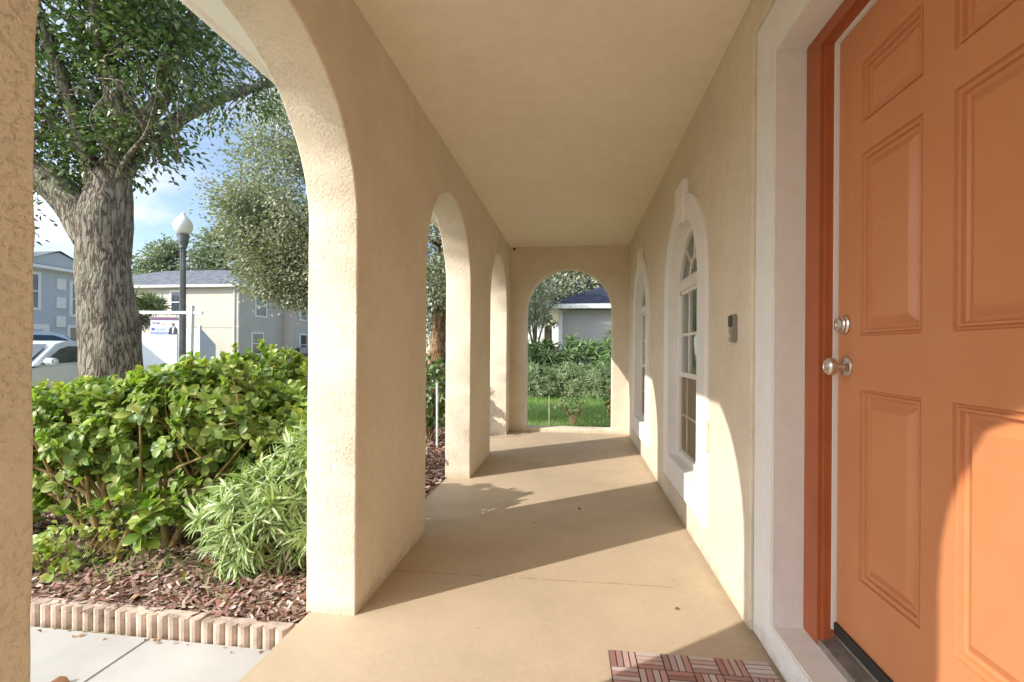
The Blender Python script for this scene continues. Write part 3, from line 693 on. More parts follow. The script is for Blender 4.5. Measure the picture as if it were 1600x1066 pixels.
t = thing('leafy_weed', 'pale green leafy weed patch at the foot of the leftmost hedge trunk', 'weed', (-2.85, 2.25, -.06))
cs = np.array([(-2.85 + R.uniform(-.32, .28), 2.25 + R.uniform(-.16, .2), R.uniform(-.02, .22)) for _ in range(46)])
mb = MB()
for c_ in cs: mb.tube(bend((c_[0] * .5 - 1.425, c_[1] * .5 + 1.125, -.07), c_, 4, .1), [.004, .003, .003, .002], 4)
part('stem', mb, 'twig', t); leafmesh('foliage', [whorls(cs, np.array([(-.1, -.4, .8)] * 46) + .4 * rng.normal(size=(46, 3)), 6, (.035, .06), (-.2, .8), BROAD, 'hedgetip')], t)

def narrow_shrub(base, blobs, label):
    t = thing('narrow_leaf_shrub', label, 'shrub', base)
    mb = MB(); bt = []
    for c, r, n in blobs:
        P, Q = shell_points(c, r, n, .45)
        for p in P[::2]:
            b0 = Vector(base) + Vector((R.uniform(-.08, .08), R.uniform(-.08, .08), 0)); mb.tube(bend(b0, p, 5, .07), [.006, .005, .004, .003, .002], 4)
        D = Q * .8 + np.array([-.05, -.45, .5]) + .3 * rng.normal(size=Q.shape)
        bt.append(whorls(P, D, 24, (.08, .135), (-.35, .9), NARROW, 'narrow', 1.5))
    part('stem', mb, 'paletwig', t); leafmesh('foliage', bt, t); return t
narrow_shrub((-1.62, 2.44, -.07), [((-1.70, 2.42, .27), (.36, .24, .28), 150), ((-1.49, 2.5, .47), (.22, .2, .22), 70), ((-1.45, 2.47, .66), (.09, .08, .12), 20), ((-1.76, 2.36, .1), (.16, .12, .13), 26), ((-1.42, 2.42, .2), (.16, .14, .2), 34)], 'bushy shrub with long narrow pale green leaves at the pier foot')

# young shrubs along the porch beyond the middle arch
def small_shrub(name, label, cat, base, c, r, n, m, sz, tm, nl=8, stems=6, sm='twig', group=None):
    t = thing(name, label, cat, base, group); P, Q = shell_points(c, r, n, .35)
    mb = MB()
    for p in P[::max(1, n // (stems * 6))]: mb.tube(bend(base, p, 5, .1), [.009, .007, .006, .004, .002], 5)
    part('stem', mb, sm, t); leafmesh('foliage', [whorls(P, Q + np.array([-.1, -.2, .6]) + .4 * rng.normal(size=Q.shape), nl, sz, (-.2, .9), tm, m)], t); return t
small_shrub('porch_shrub', 'dark leafy shrub growing outside the middle porch arch', 'shrub', (-1.98, 6.25, -.1), (-1.95, 6.25, .62), (.42, .42, .52), 120, 'oakleaf', (.06, .1), BROAD)
small_shrub('porch_shrub', 'low dark shrub whose leaves shade the middle pier foot', 'shrub', (-1.85, 3.55, -.1), (-1.75, 3.3, .22), (.26, .30, .20), 60, 'hedge', (.055, .09), BROAD)
small_shrub('porch_shrub', 'shrub outside the farthest porch arch', 'shrub', (-1.9, 5.1, -.1), (-1.9, 4.9, .2), (.25, .3, .2), 44, 'hedge', (.05, .08), BROAD)
mb = MB(); mb.tube([(-1.73, 5.82, -.12), (-1.735, 5.815, .76)], .013, 8); o = part('garden_stake', mb, 'white', smooth=40); tag(o, 'thin white plastic stake in the mulch outside the middle arch', 'stake')

# --- trees
def tube_rough(mb, pts, rad, n=10, amp=.05, f=2.0):
    o = len(mb.v); mb.tube(pts, rad, n)
    k = len(pts)
    for i in range(k):
        c = Vector(pts[i])
        for j in range(n):
            v = Vector(mb.v[o + i * n + j]); d = v - c
            mb.v[o + i * n + j] = tuple(c + d * (1 + amp * 2 * mnoise.noise((v.x * f * 2.2, v.y * f * 2.2, v.z * f * .8))))
def refine(pts, rad, k=4):
    """Catmull-Rom through the points"""
    P = [Vector(p) for p in pts]; out = []; rr = []
    for i in range(len(P) - 1):
        a, b, c, d = P[max(i - 1, 0)], P[i], P[i + 1], P[min(i + 2, len(P) - 1)]
        for s in range(k):
            u = s / k; out.append(.5 * ((2 * b) + (c - a) * u + (2 * a - 5 * b + 4 * c - d) * u * u + (3 * b - a - 3 * c + d) * u ** 3)); rr.append(rad[i] * (1 - u) + rad[i + 1] * u)
    out.append(P[-1]); rr.append(rad[-1]); return out, rr

def tree(name, label, base, limbs, blobs, leaf, bark, lsize, per, tmpl, group=None, sig=.22, twig='twig', droop=.25, segs=14, rough=.05, cat='tree', twigs=True, fill=.3):
    """limbs: list of (points, radii); blobs: (centre, radii, clusters)"""
    t = thing(name, label, cat, base, group)
    mb = MB(); J = []
    for pts, rad in limbs:
        q, r = refine(pts, rad, 6); tube_rough(mb, q, r, segs if rad[0] > .12 else 8, rough); J += [tuple(v) for v in q[2:]]
    J = np.array(J); bt = []; bare = MB()
    for c, r, n in blobs:
        P, Q = shell_points(c, r, n, fill)
        for p in P:
            j = J[np.argmin(((J - p) ** 2).sum(1) + rng.uniform(0, .8, len(J)))]
            L = float(np.linalg.norm(j - p)); pts = bend(j, p, 6, .12)
            if twigs: mb.tube(pts, [max(.006, .014 * L) * (1 - .16 * i) for i in range(6)], 5)
        k = len(P) * per; idx = np.repeat(np.arange(len(P)), per)
        off = rng.normal(size=(k, 3)) * np.array([1, 1, .6]) * sig
        pp = P[idx] + off
        d = unit(off) * .8 + Q[idx] * .5 + .5 * rng.normal(size=(k, 3)) - np.array([0, 0, droop])
        nr = .7 * rng.normal(size=(k, 3)) + np.array([-.1, -.1, .9])
        bt.append((*leaves(pp, d, nr, rng.uniform(lsize[0], lsize[1], k), tmpl), leaf))
    part('trunk', mb, bark, t, smooth=75)
    if bare.v: part('twigs', bare, twig, t)
    leafmesh('crown', bt, t, smooth=len(tmpl[0]) > 4); return t

# the big oak
B = (-5.85, 5.28, -.14)
oak_limbs = [
 ([(-5.83, 5.28, -.2), (-5.82, 5.28, .3), (-5.81, 5.27, 1.0), (-5.86, 5.26, 1.7), (-5.90, 5.25, 2.3), (-5.88, 5.26, 2.75), (-5.84, 5.27, 3.05), (-5.79, 5.27, 3.35), (-5.75, 5.28, 3.6)], [.54, .455, .415, .39, .375, .385, .33, .25, .17]),
 ([(-5.86, 5.26, 2.6), (-5.80, 5.27, 3.1), (-5.72, 5.28, 3.6), (-5.70, 5.27, 4.1), (-5.85, 5.22, 4.8), (-6.0, 5.2, 5.8)], [.30, .26, .21, .19, .15, .1]),
 ([(-5.74, 5.28, 3.5), (-5.45, 5.3, 3.95), (-5.20, 5.34, 4.3), (-5.0, 5.35, 4.9), (-4.5, 5.3, 5.6)], [.17, .15, .14, .11, .07]),
 ([(-6.0, 5.24, 2.55), (-6.25, 5.18, 2.95), (-6.62, 5.10, 3.30), (-7.3, 5.0, 3.75), (-8.2, 4.9, 4.4)], [.32, .28, .25, .21, .14]),
 ([(-5.95, 5.25, 2.95), (-6.02, 5.14, 3.5), (-6.12, 5.05, 4.1), (-6.35, 4.9, 5.0), (-6.5, 4.7, 6.0)], [.16, .12, .10, .09, .06]),
 ([(-5.72, 5.3, 3.3), (-5.5, 5.6, 4.0), (-5.2, 6.3, 4.8), (-5.0, 7.2, 5.5)], [.14, .13, .10, .06]),
 ([(-5.7, 5.2, 3.2), (-5.3, 5.0, 3.45), (-4.8, 4.75, 3.6), (-4.3, 4.4, 3.9)], [.05, .035, .02, .004]),
 ([(-5.85, 5.2, 4.6), (-5.2, 4.5, 5.0), (-4.6, 3.9, 5.1)], [.1, .07, .04])]
oak_limbs = [(p, [x * .74 for x in r]) for p, r in oak_limbs]
oak_blobs = [((-6.35, 5.0, 4.35), (.85, .6, .7), 60), ((-5.5, 5.15, 3.62), (.6, .5, .45), 34), ((-6.55, 4.9, 3.55), (.55, .45, .42), 30),
 ((-5.2, 5.0, 4.9), (.95, .7, .8), 64), ((-4.55, 4.8, 4.55), (.7, .6, .6), 42), ((-4.9, 4.9, 3.75), (.5, .4, .28), 14), ((-6.0, 4.7, 5.5), (1.3, 1.0, .9), 80), ((-7.5, 5.0, 4.6), (1.0, .9, 1.0), 46), ((-4.8, 3.9, 5.4), (.9, .8, .6), 44),
 ((-5.6, 5.3, 6.6), (2.0, 1.9, 1.0), 70), ((-5.2, 6.8, 5.4), (1.1, 1.1, .9), 40), ((-7.1, 4.9, 2.75), (.5, .35, .3), 12), ((-6.2, 5.0, 3.1), (.4, .3, .2), 9)]
for k in range(34):
    x, z = R.uniform(-6.7, -4.3), R.uniform(3.5, 5.6); p = Vector((x, 5.0 + R.uniform(-.5, .1), z)); e = p + Vector((R.uniform(-.5, .6), R.uniform(-.5, .1), R.uniform(-.05, .5)))
    oak_limbs.append(([(-5.5 + (x + 5.5) * .6, 5.25, z - .35), p, p.lerp(e, .5) + Vector((R.uniform(-.1, .1), 0, R.uniform(-.1, .1))), e], [.018, .010, .006, .002]))
oak_blobs = [((c[0] - .28, c[1] + .26, c[2] + .12), r, n) for c, r, n in oak_blobs]
tree('oak_tree', 'big oak with a thick furrowed trunk and dark glossy leaves behind the hedge', B, oak_limbs, oak_blobs, 'oakleaf', 'oakbark', (.055, .10), 50, OAK, sig=.15, segs=40, rough=.07, twig='paletwig', droop=.35)

def upright(base, h, r=.16, lean=(0, 0), forks=4, spread=.45, z0=.35):
    b = Vector(base); limbs = [([b, b + Vector((lean[0] * .3, lean[1] * .3, h * .2)), b + Vector((lean[0], lean[1], h * z0)), b + Vector((lean[0], lean[1], h * .8))], [r * 1.4, r, r * .85, r * .25])]
    s = b + Vector((lean[0], lean[1], h * z0))
    for k in range(forks):
        a = 2 * PI * k / forks + R.uniform(-.5, .5); e = s + Vector((math.cos(a), math.sin(a), 0)) * h * spread * R.uniform(.6, 1) + Vector((0, 0, h * R.uniform(.15, .45)))
        limbs.append(([s - Vector((0, 0, h * .08)), s.lerp(e, .4) + Vector((0, 0, .1 * h)), e], [r * .55, r * .4, r * .12]))
    return limbs
# silvery tree hanging over the cream house
b = (-7.0, 12.2, GZ)
tree('silvery_tree', 'silvery green tree hanging over the cream house, right of the lamp', b, upright(b, 8, .2, (0, 0), 5, .4),
     [((-7.3, 12.2, 5.0), (2.1, 2.2, 1.9), 150), ((-8.35, 12.0, 4.6), (1.3, 1.1, 1.1), 70), ((-6.4, 12.2, 3.9), (1.9, 1.8, 1.1), 90), ((-7.0, 12.3, 7.2), (1.7, 1.8, 1.5), 80), ((-8.0, 12.0, 3.5), (1.0, .9, .55), 44), ((-7.7, 11.9, 2.95), (1.0, .8, .5), 50), ((-7.1, 11.8, 2.7), (.7, .6, .4), 26)], 'grayleaf', 'bark', (.06, .12), 150, QUAD, sig=.27, droop=.3, twig='paletwig')
# oak seen through the middle arch, far down the street
b = (-8.0, 26.8, GZ)
tree('street_tree', 'tree with a thick brown trunk seen through the middle arch', b, upright(b, 9, .42, (.1, 0), 5, .35, .38), [((-8, 26.8, 7.0), (3.6, 3.4, 3.0), 130), ((-7.6, 25.2, 4.6), (2.4, 2.0, 1.3), 50), ((-8.3, 29.5, 3.2), (2.2, 1.5, 2.4), 60)], 'grayleaf', 'redbark', (.14, .26), 110, QUAD, sig=.5)
# trees behind the cream house
fars = [((-37.5, 38.5), 11.0, 2.6, 'dark treetop behind the cream roof, left of the lamp post'), ((-33.5, 39.5), 12.2, 2.6, 'treetop behind the cream roof, just left of the lamp globe'), ((-31.0, 41.5), 10.8, 2.4, 'treetop between the lamp post and the silvery tree'), ((-42.5, 38.0), 10.5, 3.0, 'treetop behind the oak trunk, over the roof end'), ((-27.5, 43.0), 9.5, 2.6, 'treetop behind the silvery tree')]
for (x, y), h, r, lb in fars:
    tree('distant_tree', lb, (x, y, GZ), upright((x, y, GZ), h, .25, (0, 0), 4, .3), [((x, y, h * .62), (r, r, h * .26), 60), ((x + .4, y, h * .84), (r * .55, r * .55, h * .16), 34)], 'farleaf', 'bark', (.22, .42), 80, QUAD, 'trees behind the cream house', sig=.42, twigs=False, fill=.1)
# trees behind the neighbour's hipped roof
for (x, y), h, r, lb in [((-1.6, 27), 10.0, 3.4, 'grey green tree behind the blue shingle roof, in the end arch'), ((3.6, 29), 11, 3.4, 'tree behind the blue roof, to the right'), ((-5.2, 30), 9, 2.6, 'pale trunked tree left of the neighbour house')]:
    tree('backyard_tree', lb, (x, y, GZ), upright((x, y, GZ), h, .22, (0, 0), 5, .35), [((x, y, h * .62), (r, r, h * .34), 150), ((x - .8, y - 1.8, h * .42), (r * .8, r * .5, h * .14), 60)], 'grayleaf', 'bark', (.16, .30), 110, QUAD, 'trees beyond the end arch', sig=.5)
# slim tree left in the end arch
b = (-1.45, 16.2, GZ)
tree('young_tree', 'slim young tree with a pale trunk at the left of the end arch', b, upright(b, 4.2, .07, (.05, 0), 4, .28), [((-1.55, 16.2, 2.9), (.75, .7, 1.0), 60)], 'grayleaf', 'bark', (.07, .13), 60, QUAD, sig=.2)

# plants beyond the end arch
def mound(name, label, base, r, n, m, sz, tm, nl, cat='shrub', group=None, tilt=(-.2, 1.0)):
    t = thing(name, label, cat, base, group); P, Q = shell_points((base[0], base[1], base[2] + r[2] * .35), r, n, .5, -.45)
    mb = MB()
    for p in P[::6]: mb.tube(bend(base, p, 4, .1), [.012, .009, .006, .003], 4)
    part('stem', mb, 'twig', t); leafmesh('foliage', [whorls(P, Q + np.array([-.1, -.3, .5]) + .3 * rng.normal(size=Q.shape), nl, sz, tilt, tm, m)], t)
for x, y, r, lb in [(-1.25, 13.0, (.85, .6, .72), 'grey green spreading juniper at the left of the end arch'), (-.1, 13.3, (.9, .65, .74), 'grey green juniper in the middle of the end arch'), (1.05, 12.9, (.85, .6, .76), 'grey green juniper at the right of the end arch')]:
    mound('juniper_shrub', lb, (x, y, GZ), r, 330, 'juniper', (.10, .19), NARROW, 16, group='junipers behind the green lawn')
for x, y, r, lb in [(-1.15, 15.1, (.85, .7, 1.2), 'dark fan leaved plant left in the end arch, below the roof'), (.15, 15.4, (.95, .7, 1.3), 'fan leaved plant in front of the neighbour wall, centre'), (1.4, 15.1, (.9, .7, 1.42), 'tall dark fan leaved plant in front of the neighbour wall, right')]:
    mound('fan_leaf_shrub', lb, (x, y, GZ), r, 210, 'philo', (.22, .40), NARROW, 13, group='fan leaved plants below the blue roof', tilt=(-.1, .7))
small_shrub('bare_shrub', 'small sparse shrub with dark crooked stems on the lawn past the end arch', 'shrub', (-.02, 8.15, -.12), (-.12, 8.3, .26), (.3, .22, .2), 40, 'juniper', (.035, .06), BROAD, 6, 2, 'redbark')
mb = MB(); mb.tube([(-.44, 7.95, -.14), (-.445, 7.95, .42)], .011, 8); o = part('garden_stake', mb, 'paletwig', smooth=40); tag(o, 'thin tan stake standing in the lawn beyond the end arch', 'stake')
small_shrub('bronze_shrub', 'bronze and yellow leaved shrub at the right edge of the end arch', 'shrub', (.74, 8.7, -.12), (.72, 8.7, .25), (.22, .25, .36), 60, 'rust', (.05, .09), BROAD)
mb = MB()
for k in range(26): 
    x = R.uniform(-.9, .8); y = R.uniform(7.45, 7.95); mb.tube(bend((x, y, -.10), (x + R.uniform(-.4, .4), y + R.uniform(-.15, .15), -.07), 4, .15), .008, 5)
o = part('fallen_twigs', mb, 'twig'); o['kind'] = 'stuff'

# ------------------------------------------------------------------ street lamp
L = (-9.83, 10.78, GZ)
lamp = thing('street_lamp', 'grey street lamp post topped by a white acorn globe', 'street lamp', L)
mb = MB(); mb.lathe([(.2, 0), (.2, .12), (.17, .16), (.15, .55), (.12, .6), (.1, .7)], L, (0, 0, 1), 20); part('base', mb, 'lampmetal', lamp, smooth=35)
mb = MB(); n = 32
rr = [(.074 if j % 2 else .063) for j in range(n)]
vs = []
for z, sc in ((.7, 1.1), (3.8, .86)): vs += [(L[0] + math.cos(2 * PI * j / n) * rr[j] * sc, L[1] + math.sin(2 * PI * j / n) * rr[j] * sc, L[2] + z) for j in range(n)]
mb.add(vs, [(j, (j + 1) % n, n + (j + 1) % n, n + j) for j in range(n)]); part('post', mb, 'lampmetal', lamp)
mb = MB(); mb.lathe([(.07, 3.8), (.09, 3.82), (.085, 3.86), (.11, 3.92), (.125, 4.06), (.14, 4.12), (.145, 4.15), (.12, 4.16)], L, (0, 0, 1), 24); part('collar', mb, 'lampmetal', lamp, smooth=35)
mb = MB(); mb.lathe([(.10, 4.16), (.165, 4.21), (.21, 4.30), (.215, 4.39), (.19, 4.48), (.135, 4.56), (.08, 4.62), (.05, 4.65), (.045, 4.68), (.02, 4.71), (.004, 4.72)], L, (0, 0, 1), 28); part('globe', mb, 'globe', lamp, smooth=40)

# ------------------------------------------------------------------ yard sign
S = (-8.05, 9.0, GZ)
sign = thing('yard_sign', 'white post yard sign with a hanging printed panel beside the lamp', 'sign', S, rz=math.radians(8))
mb = MB(); mb.add([(-.045, -.045, 0), (.045, -.045, 0), (.045, .045, 0), (-.045, .045, 0), (-.005, -.045, 2.19), (.085, -.045, 2.19), (.085, .045, 2.19), (-.005, .045, 2.19)], [(0, 3, 2, 1), (4, 5, 6, 7), (0, 1, 5, 4), (1, 2, 6, 5), (2, 3, 7, 6), (3, 0, 4, 7)]); part('post', mb, 'post', sign, local=True, bev=.006)
mb = MB(); mb.box(-1.02, .28, -.03, .03, 2.01, 2.07); part('arm', mb, 'post', sign, local=True, bev=.005)
MT['signwhite'] = simple('sign_print_white', (.62, .66, .74), .5); MT['signpurple'] = simple('sign_print_plum', (.16, .07, .14), .5); MT['signblue'] = simple('sign_print_blue', (.05, .10, .30), .5)
MT['signred'] = simple('sign_print_red', (.5, .10, .08), .5); MT['signsuit'] = simple('sign_print_dark', (.02, .022, .03), .5); MT['signskin'] = simple('sign_print_skin', (.22, .13, .09), .5)
mb = MB(); mb.box(-.80, -.21, -.012, .012, 1.575, 1.945)
def decal(x0, x1, z0, z1, mi, y=-.0135): mb.add([(x0, y, z0), (x1, y, z0), (x1, y, z1), (x0, y, z1)], [(0, 1, 2, 3)], mi)
decal(-.795, -.215, 1.875, 1.94, 1); decal(-.795, -.40, 1.58, 1.625, 2); decal(-.76, -.69, 1.80, 1.835, 3); decal(-.68, -.60, 1.80, 1.83, 2); decal(-.78, -.71, 1.66, 1.72, 2); decal(-.69, -.47, 1.685, 1.70, 2); decal(-.69, -.50, 1.655, 1.665, 2); decal(-.58, -.50, 1.775, 1.79, 3)
for k in range(9): decal(-.78 + k * .04, -.755 + k * .04, 1.593, 1.612, 0, -.0155)
mb.add([(-.42, -.0145, 1.578), (-.235, -.0145, 1.578), (-.235, -.0145, 1.69), (-.275, -.0145, 1.735), (-.375, -.0145, 1.735), (-.415, -.0145, 1.69)], [(0, 1, 2, 3, 4, 5)], 4)
mb.add([(-.345, -.016, 1.60), (-.325, -.016, 1.60), (-.30, -.016, 1.735), (-.35, -.016, 1.735)], [(0, 1, 2, 3)], 0)
mb.add([(-.325 + .034 * math.cos(a * PI / 6), -.0165, 1.785 + .045 * math.sin(a * PI / 6)) for a in range(12)], [tuple(range(12))], 5)
part('sign_panel', mb, ['signwhite', 'signpurple', 'signblue', 'signred', 'signsuit', 'signskin'], sign, local=True)
for x in (-.75, -.26):
    mb = MB(); mb.tube([(x, 0, 2.01), (x, 0, 1.94)], .006, 6); part('hook', mb, 'lampmetal', sign, local=True)

# ------------------------------------------------------------------ cars
def car(label, loc, rz, paint, suv, group):
    t = thing('parked_car', label, 'car', loc, group, rz)
    L_, W = (4.7, 1.86) if suv else (4.6, 1.80); h = 1.74 if suv else 1.43; w = W / 2
    belt = 1.02 if suv else .93; g = .26 if suv else .2
    if suv: low = [(-2.3, .35), (-2.33, .75), (-2.25, belt), (1.15, belt), (1.9, belt - .06), (2.28, .82), (2.35, .55), (2.3, g + .08), (2.1, g), (-2.1, g)]; cab = [(-2.2, belt - .01), (-1.95, h - .08), (-1.6, h), (.15, h - .02), (.45, h - .10), (1.2, belt - .01)]
    else: low = [(-2.2, .35), (-2.25, .7), (-2.2, belt), (-1.6, belt + .02), (.95, belt), (1.8, belt - .14), (2.2, .66), (2.28, .45), (2.2, g + .06), (2.0, g), (-2.0, g)]; cab = [(-1.75, belt), (-1.05, h - .1), (-.55, h), (.05, h - .005), (.35, h - .07), (1.2, belt - .03)]
    def loft(poly, ins):
        n = len(poly); secs = [(-1, .0), (-.93, .6), (-.5, 1), (.5, 1), (.93, .6), (1, .0)]; m = MB(); rows = []
        cx = sum(p[0] for p in poly) / n; cz = sum(p[1] for p in poly) / n
        for s_, f in secs:
            k = 1 - (1 - f) * .045; rows.append([(cx + (p[0] - cx) * k, s_ * w * (1 - ins * max(0, (p[1] - belt)) / (h - belt)) * (1 if abs(s_) < 1 else 1), cz + (p[1] - cz) * k) for p in poly])
        m.add([v for r_ in rows for v in r_], [(i * n + j, i * n + (j + 1) % n, (i + 1) * n + (j + 1) % n, (i + 1) * n + j) for i in range(len(secs) - 1) for j in range(n)] + [tuple(range(n)), tuple(range(5 * n, 6 * n))[::-1]]); return m
    body = part('body', loft(low, 0), paint, t, local=True, smooth=35, bev=.015)
    part('cabin', loft(cab, .24), paint, t, local=True, smooth=35, bev=.012)
    def side(poly, name):
        for s_ in (-1, 1):
            m = MB(); y = lambda z: s_ * (w * (1 - .24 * max(0, z - belt) / (h - belt)) + .004)
            m.add([(p[0], y(p[1]), p[1]) for p in poly], [tuple(range(len(poly)))]); part(name, m, 'darkglass', t, local=True)
    z1 = h - .12
    if suv: side([(-2.0, belt + .05), (-1.82, z1), (-.9, z1), (-.9, belt + .05)], 'side_window'); side([(-.84, belt + .05), (-.84, z1), (.12, z1), (.42, z1 - .1), (.95, belt + .05)], 'side_window')
    else: side([(-1.45, belt + .05), (-.95, z1), (-.42, z1), (-.42, belt + .05)], 'side_window'); side([(-.36, belt + .05), (-.36, z1), (.05, z1), (.3, z1 - .06), (.93, belt + .03)], 'side_window')
    a, b = cab[-1], cab[-2]; m = MB(); fr = lambda p, k: w * (1 - .24 * max(0, p[1] - belt) / (h - belt)) * k
    p0 = (a[0] + (b[0] - a[0]) * .08, a[1] + (b[1] - a[1]) * .08); p1 = (a[0] + (b[0] - a[0]) * .94, a[1] + (b[1] - a[1]) * .94)
    m.add([(p0[0] + .02, -fr(p0, .88), p0[1] + .02), (p0[0] + .02, fr(p0, .88), p0[1] + .02), (p1[0] + .02, fr(p1, .86), p1[1] + .02), (p1[0] + .02, -fr(p1, .86), p1[1] + .02)], [(0, 1, 2, 3)]); part('windscreen', m, 'darkglass', t, local=True)
    a, b = cab[0], cab[1]; m = MB(); p0 = (a[0] + (b[0] - a[0]) * .15, a[1] + (b[1] - a[1]) * .15); p1 = (a[0] + (b[0] - a[0]) * .92, a[1] + (b[1] - a[1]) * .92)
    m.add([(p0[0] - .02, -fr(p0, .85), p0[1] + .01), (p0[0] - .02, fr(p0, .85), p0[1] + .01), (p1[0] - .02, fr(p1, .84), p1[1] + .01), (p1[0] - .02, -fr(p1, .84), p1[1] + .01)], [(0, 1, 2, 3)]); part('rear_window', m, 'darkglass', t, local=True)
    for s_ in (-1, 1):
        m = MB(); m.box(.78, .93, s_ * w, s_ * (w + .2), belt + .02, belt + .15); part('wing_mirror', m, paint, t, local=True, bev=.03, smooth=50)
        m = MB(); m.box(2.02, 2.25, s_ * (w - .42), s_ * (w - .08), .62, .76); part('headlight', m, 'headl', t, local=True, bev=.02)
        m = MB(); m.box(-2.27, -2.1, s_ * (w - .35), s_ * (w - .06), .72, .88); part('tail_light', m, 'taill', t, local=True, bev=.02)
        for x in (-1.38, 1.38):
            m = MB(); m.lathe([(.20, -.1), (.31, -.1), (.335, -.06), (.335, .06), (.31, .1), (.20, .1)], (x, s_ * (w - .1), .335), (0, 1, 0), 24); wh = part('wheel', m, 'tyre', t, local=True, smooth=40)
            m = MB(); m.lathe([(.05, -.09), (.2, -.105), (.2, .105), (.05, .09)], (x, s_ * (w - .1), .335), (0, 1, 0), 10); part('rim', m, 'rim', wh, local=True)
    return t
g = 'cars parked along the street'
car('silver sedan parked at the near kerb, left of the oak trunk', (-11.35, 8.55, GZ + .01), math.radians(-74), 'silver', False, g)
car('pale blue grey family car parked across the street behind the sedan', (-15.15, 11.35, GZ + .01), math.radians(86), 'whitecar', True, g)
car('dark car in the drive of the grey garage, right of the silvery tree', (-21.5, 36.5, GZ + .01), math.radians(15), 'darkcar', False, g)

# ------------------------------------------------------------------ houses across the street
def window(parent, x, y, z, w, h, ax, fm='trim'):
    """ax 'y': in a wall facing -Y at y; 'x': in a wall facing +X at x"""
    def bx(m, u0, u1, z0, z1, d0, d1, mi=0):
        if ax == 'y': m.box(x + u0, x + u1, y - d1, y - d0, z + z0, z + z1, mi)
        else: m.box(x + d0, x + d1, y + u0, y + u1, z + z0, z + z1, mi)
    m = MB(); t = .13
    bx(m, -w / 2 - t, w / 2 + t, -t, 0, -.02, .06); bx(m, -w / 2 - t, w / 2 + t, h, h + t, -.02, .06); bx(m, -w / 2 - t, -w / 2, 0, h, -.02, .058); bx(m, w / 2, w / 2 + t, 0, h, -.02, .058); bx(m, -w / 2, w / 2, h / 2 - .03, h / 2 + .03, -.02, .045)
    fr = part('window', m, fm, parent)
    m = MB(); bx(m, -w / 2, w / 2, 0, h, -.02, .02); part('pane', m, 'farglass', fr)

def hip(mb, x0, x1, y0, y1, z, h, e=.45):
    x0 -= e; x1 += e; y0 -= e; y1 += e; W = min(x1 - x0, y1 - y0) / 2
    if x1 - x0 > y1 - y0: r = [(x0 + W, (y0 + y1) / 2, z + h), (x1 - W, (y0 + y1) / 2, z + h)]; f = [(0, 1, 5, 4), (1, 2, 5), (2, 3, 4, 5), (3, 0, 4)]
    else: r = [((x0 + x1) / 2, y0 + W, z + h), ((x0 + x1) / 2, y1 - W, z + h)]; f = [(0, 1, 4), (1, 2, 5, 4), (2, 3, 5), (3, 0, 4, 5)]
    mb.add([(x0, y0, z), (x1, y0, z), (x1, y1, z), (x0, y1, z)] + r, f + [(3, 2, 1, 0)])
def eaves(mb, x0, x1, y0, y1, z, e=.45):
    mb.box(x0 - e - .02, x1 + e + .02, y0 - e - .02, y1 + e + .02, z - .16, z - .004)

ch = thing('cream_house', 'two storey cream house, greyed on its shaded side, with a grey shingle roof, right of the lamp', 'house', (-30, 33, GZ))
mb = MB(); mb.box(-38, -23.1, 30, 35, GZ, 5.4); part('wall', mb, 'cream', ch)
mb = MB(); mb.box(-23.099, -23.06, 30.02, 34.98, GZ, 5.38); mb.box(-37, -22.3, 35.001, 39.5, GZ, 5.4); mb.box(-27, -19.6, 39.501, 46, GZ, 3.3); part('side_wall', mb, 'shadedside', ch)
mb = MB(); hip(mb, -38, -23.1, 30, 39.5, 5.56, 1.9); hip(mb, -27, -19.6, 39.6, 46, 3.46, 1.6); part('roof', mb, 'roof', ch)
mb = MB(); eaves(mb, -38, -23.1, 30, 39.5, 5.56); eaves(mb, -27, -19.6, 39.9, 46, 3.46); part('fascia', mb, 'trim', ch)
for x, z in ((-27.75, 3.7), (-27.2, 1.0), (-33.5, 3.7)): window(ch, x, 30, z, .9, 1.4, 'y')
for y, z in ((32.3, 3.6), (31.95, .85)): window(ch, -23.06, y, z, 1.1, 1.4, 'x')
mb = MB(); mb.box(-38.02, -23.02, 29.975, 30.0, 2.62, 2.74); part('belt_course', mb, 'cream', ch)
mb = MB(); mb.tube([(-23.35, 29.95, 5.3), (-23.35, 29.95, GZ)], .05, 8); part('downpipe', mb, 'trim', ch)
window(ch, -22.3, 36.6, 3.6, .9, 1.5, 'x'); window(ch, -22.3, 36.6, .7, .9, 1.6, 'x')
mb = MB(); mb.box(-19.6, -19.55, 40.8, 45.2, GZ, 2.2); part('garage_door', mb, 'trim', ch)

bh = thing('blue_house', 'pale blue two storey house with white quoins, left of the oak trunk', 'house', (-30, 18, GZ))
mb = MB(); mb.box(-36, -26, 10, 24.3, GZ, 5.0); part('wall', mb, 'bluehouse', bh)
mb = MB(); hip(mb, -36, -26, 10, 24.3, 5.16, 1.7); mb.add([(-25.6, 18.3, 5.0), (-25.6, 22.9, 5.0), (-25.6, 20.6, 6.0), (-30, 20.6, 6.0), (-30, 18.3, 5.0), (-30, 22.9, 5.0)], [(0, 2, 3, 4), (1, 5, 3, 2)]); part('roof', mb, 'roof', bh)
mb = MB(); eaves(mb, -36, -26, 10, 24.3, 5.16); part('fascia', mb, 'trim', bh)
mb = MB(); mb.add([(-25.7, 18.5, 5.18), (-25.7, 22.7, 5.18), (-25.7, 20.6, 5.92)], [(0, 1, 2)]); part('gable', mb, 'bluehouse', bh)
for k in range(5): 
    mb = MB(); mb.box(-25.99, -25.93, 20.72, 21.14, .3 + k * .95, .86 + k * .95); part('quoin', mb, 'trim', bh)
for y, z in ((19.4, 3.1), (21.95, 2.9), (21.85, .6), (16.5, 3.1), (13.5, 3.1)): window(bh, -26, y, z, .95, 1.6, 'x')
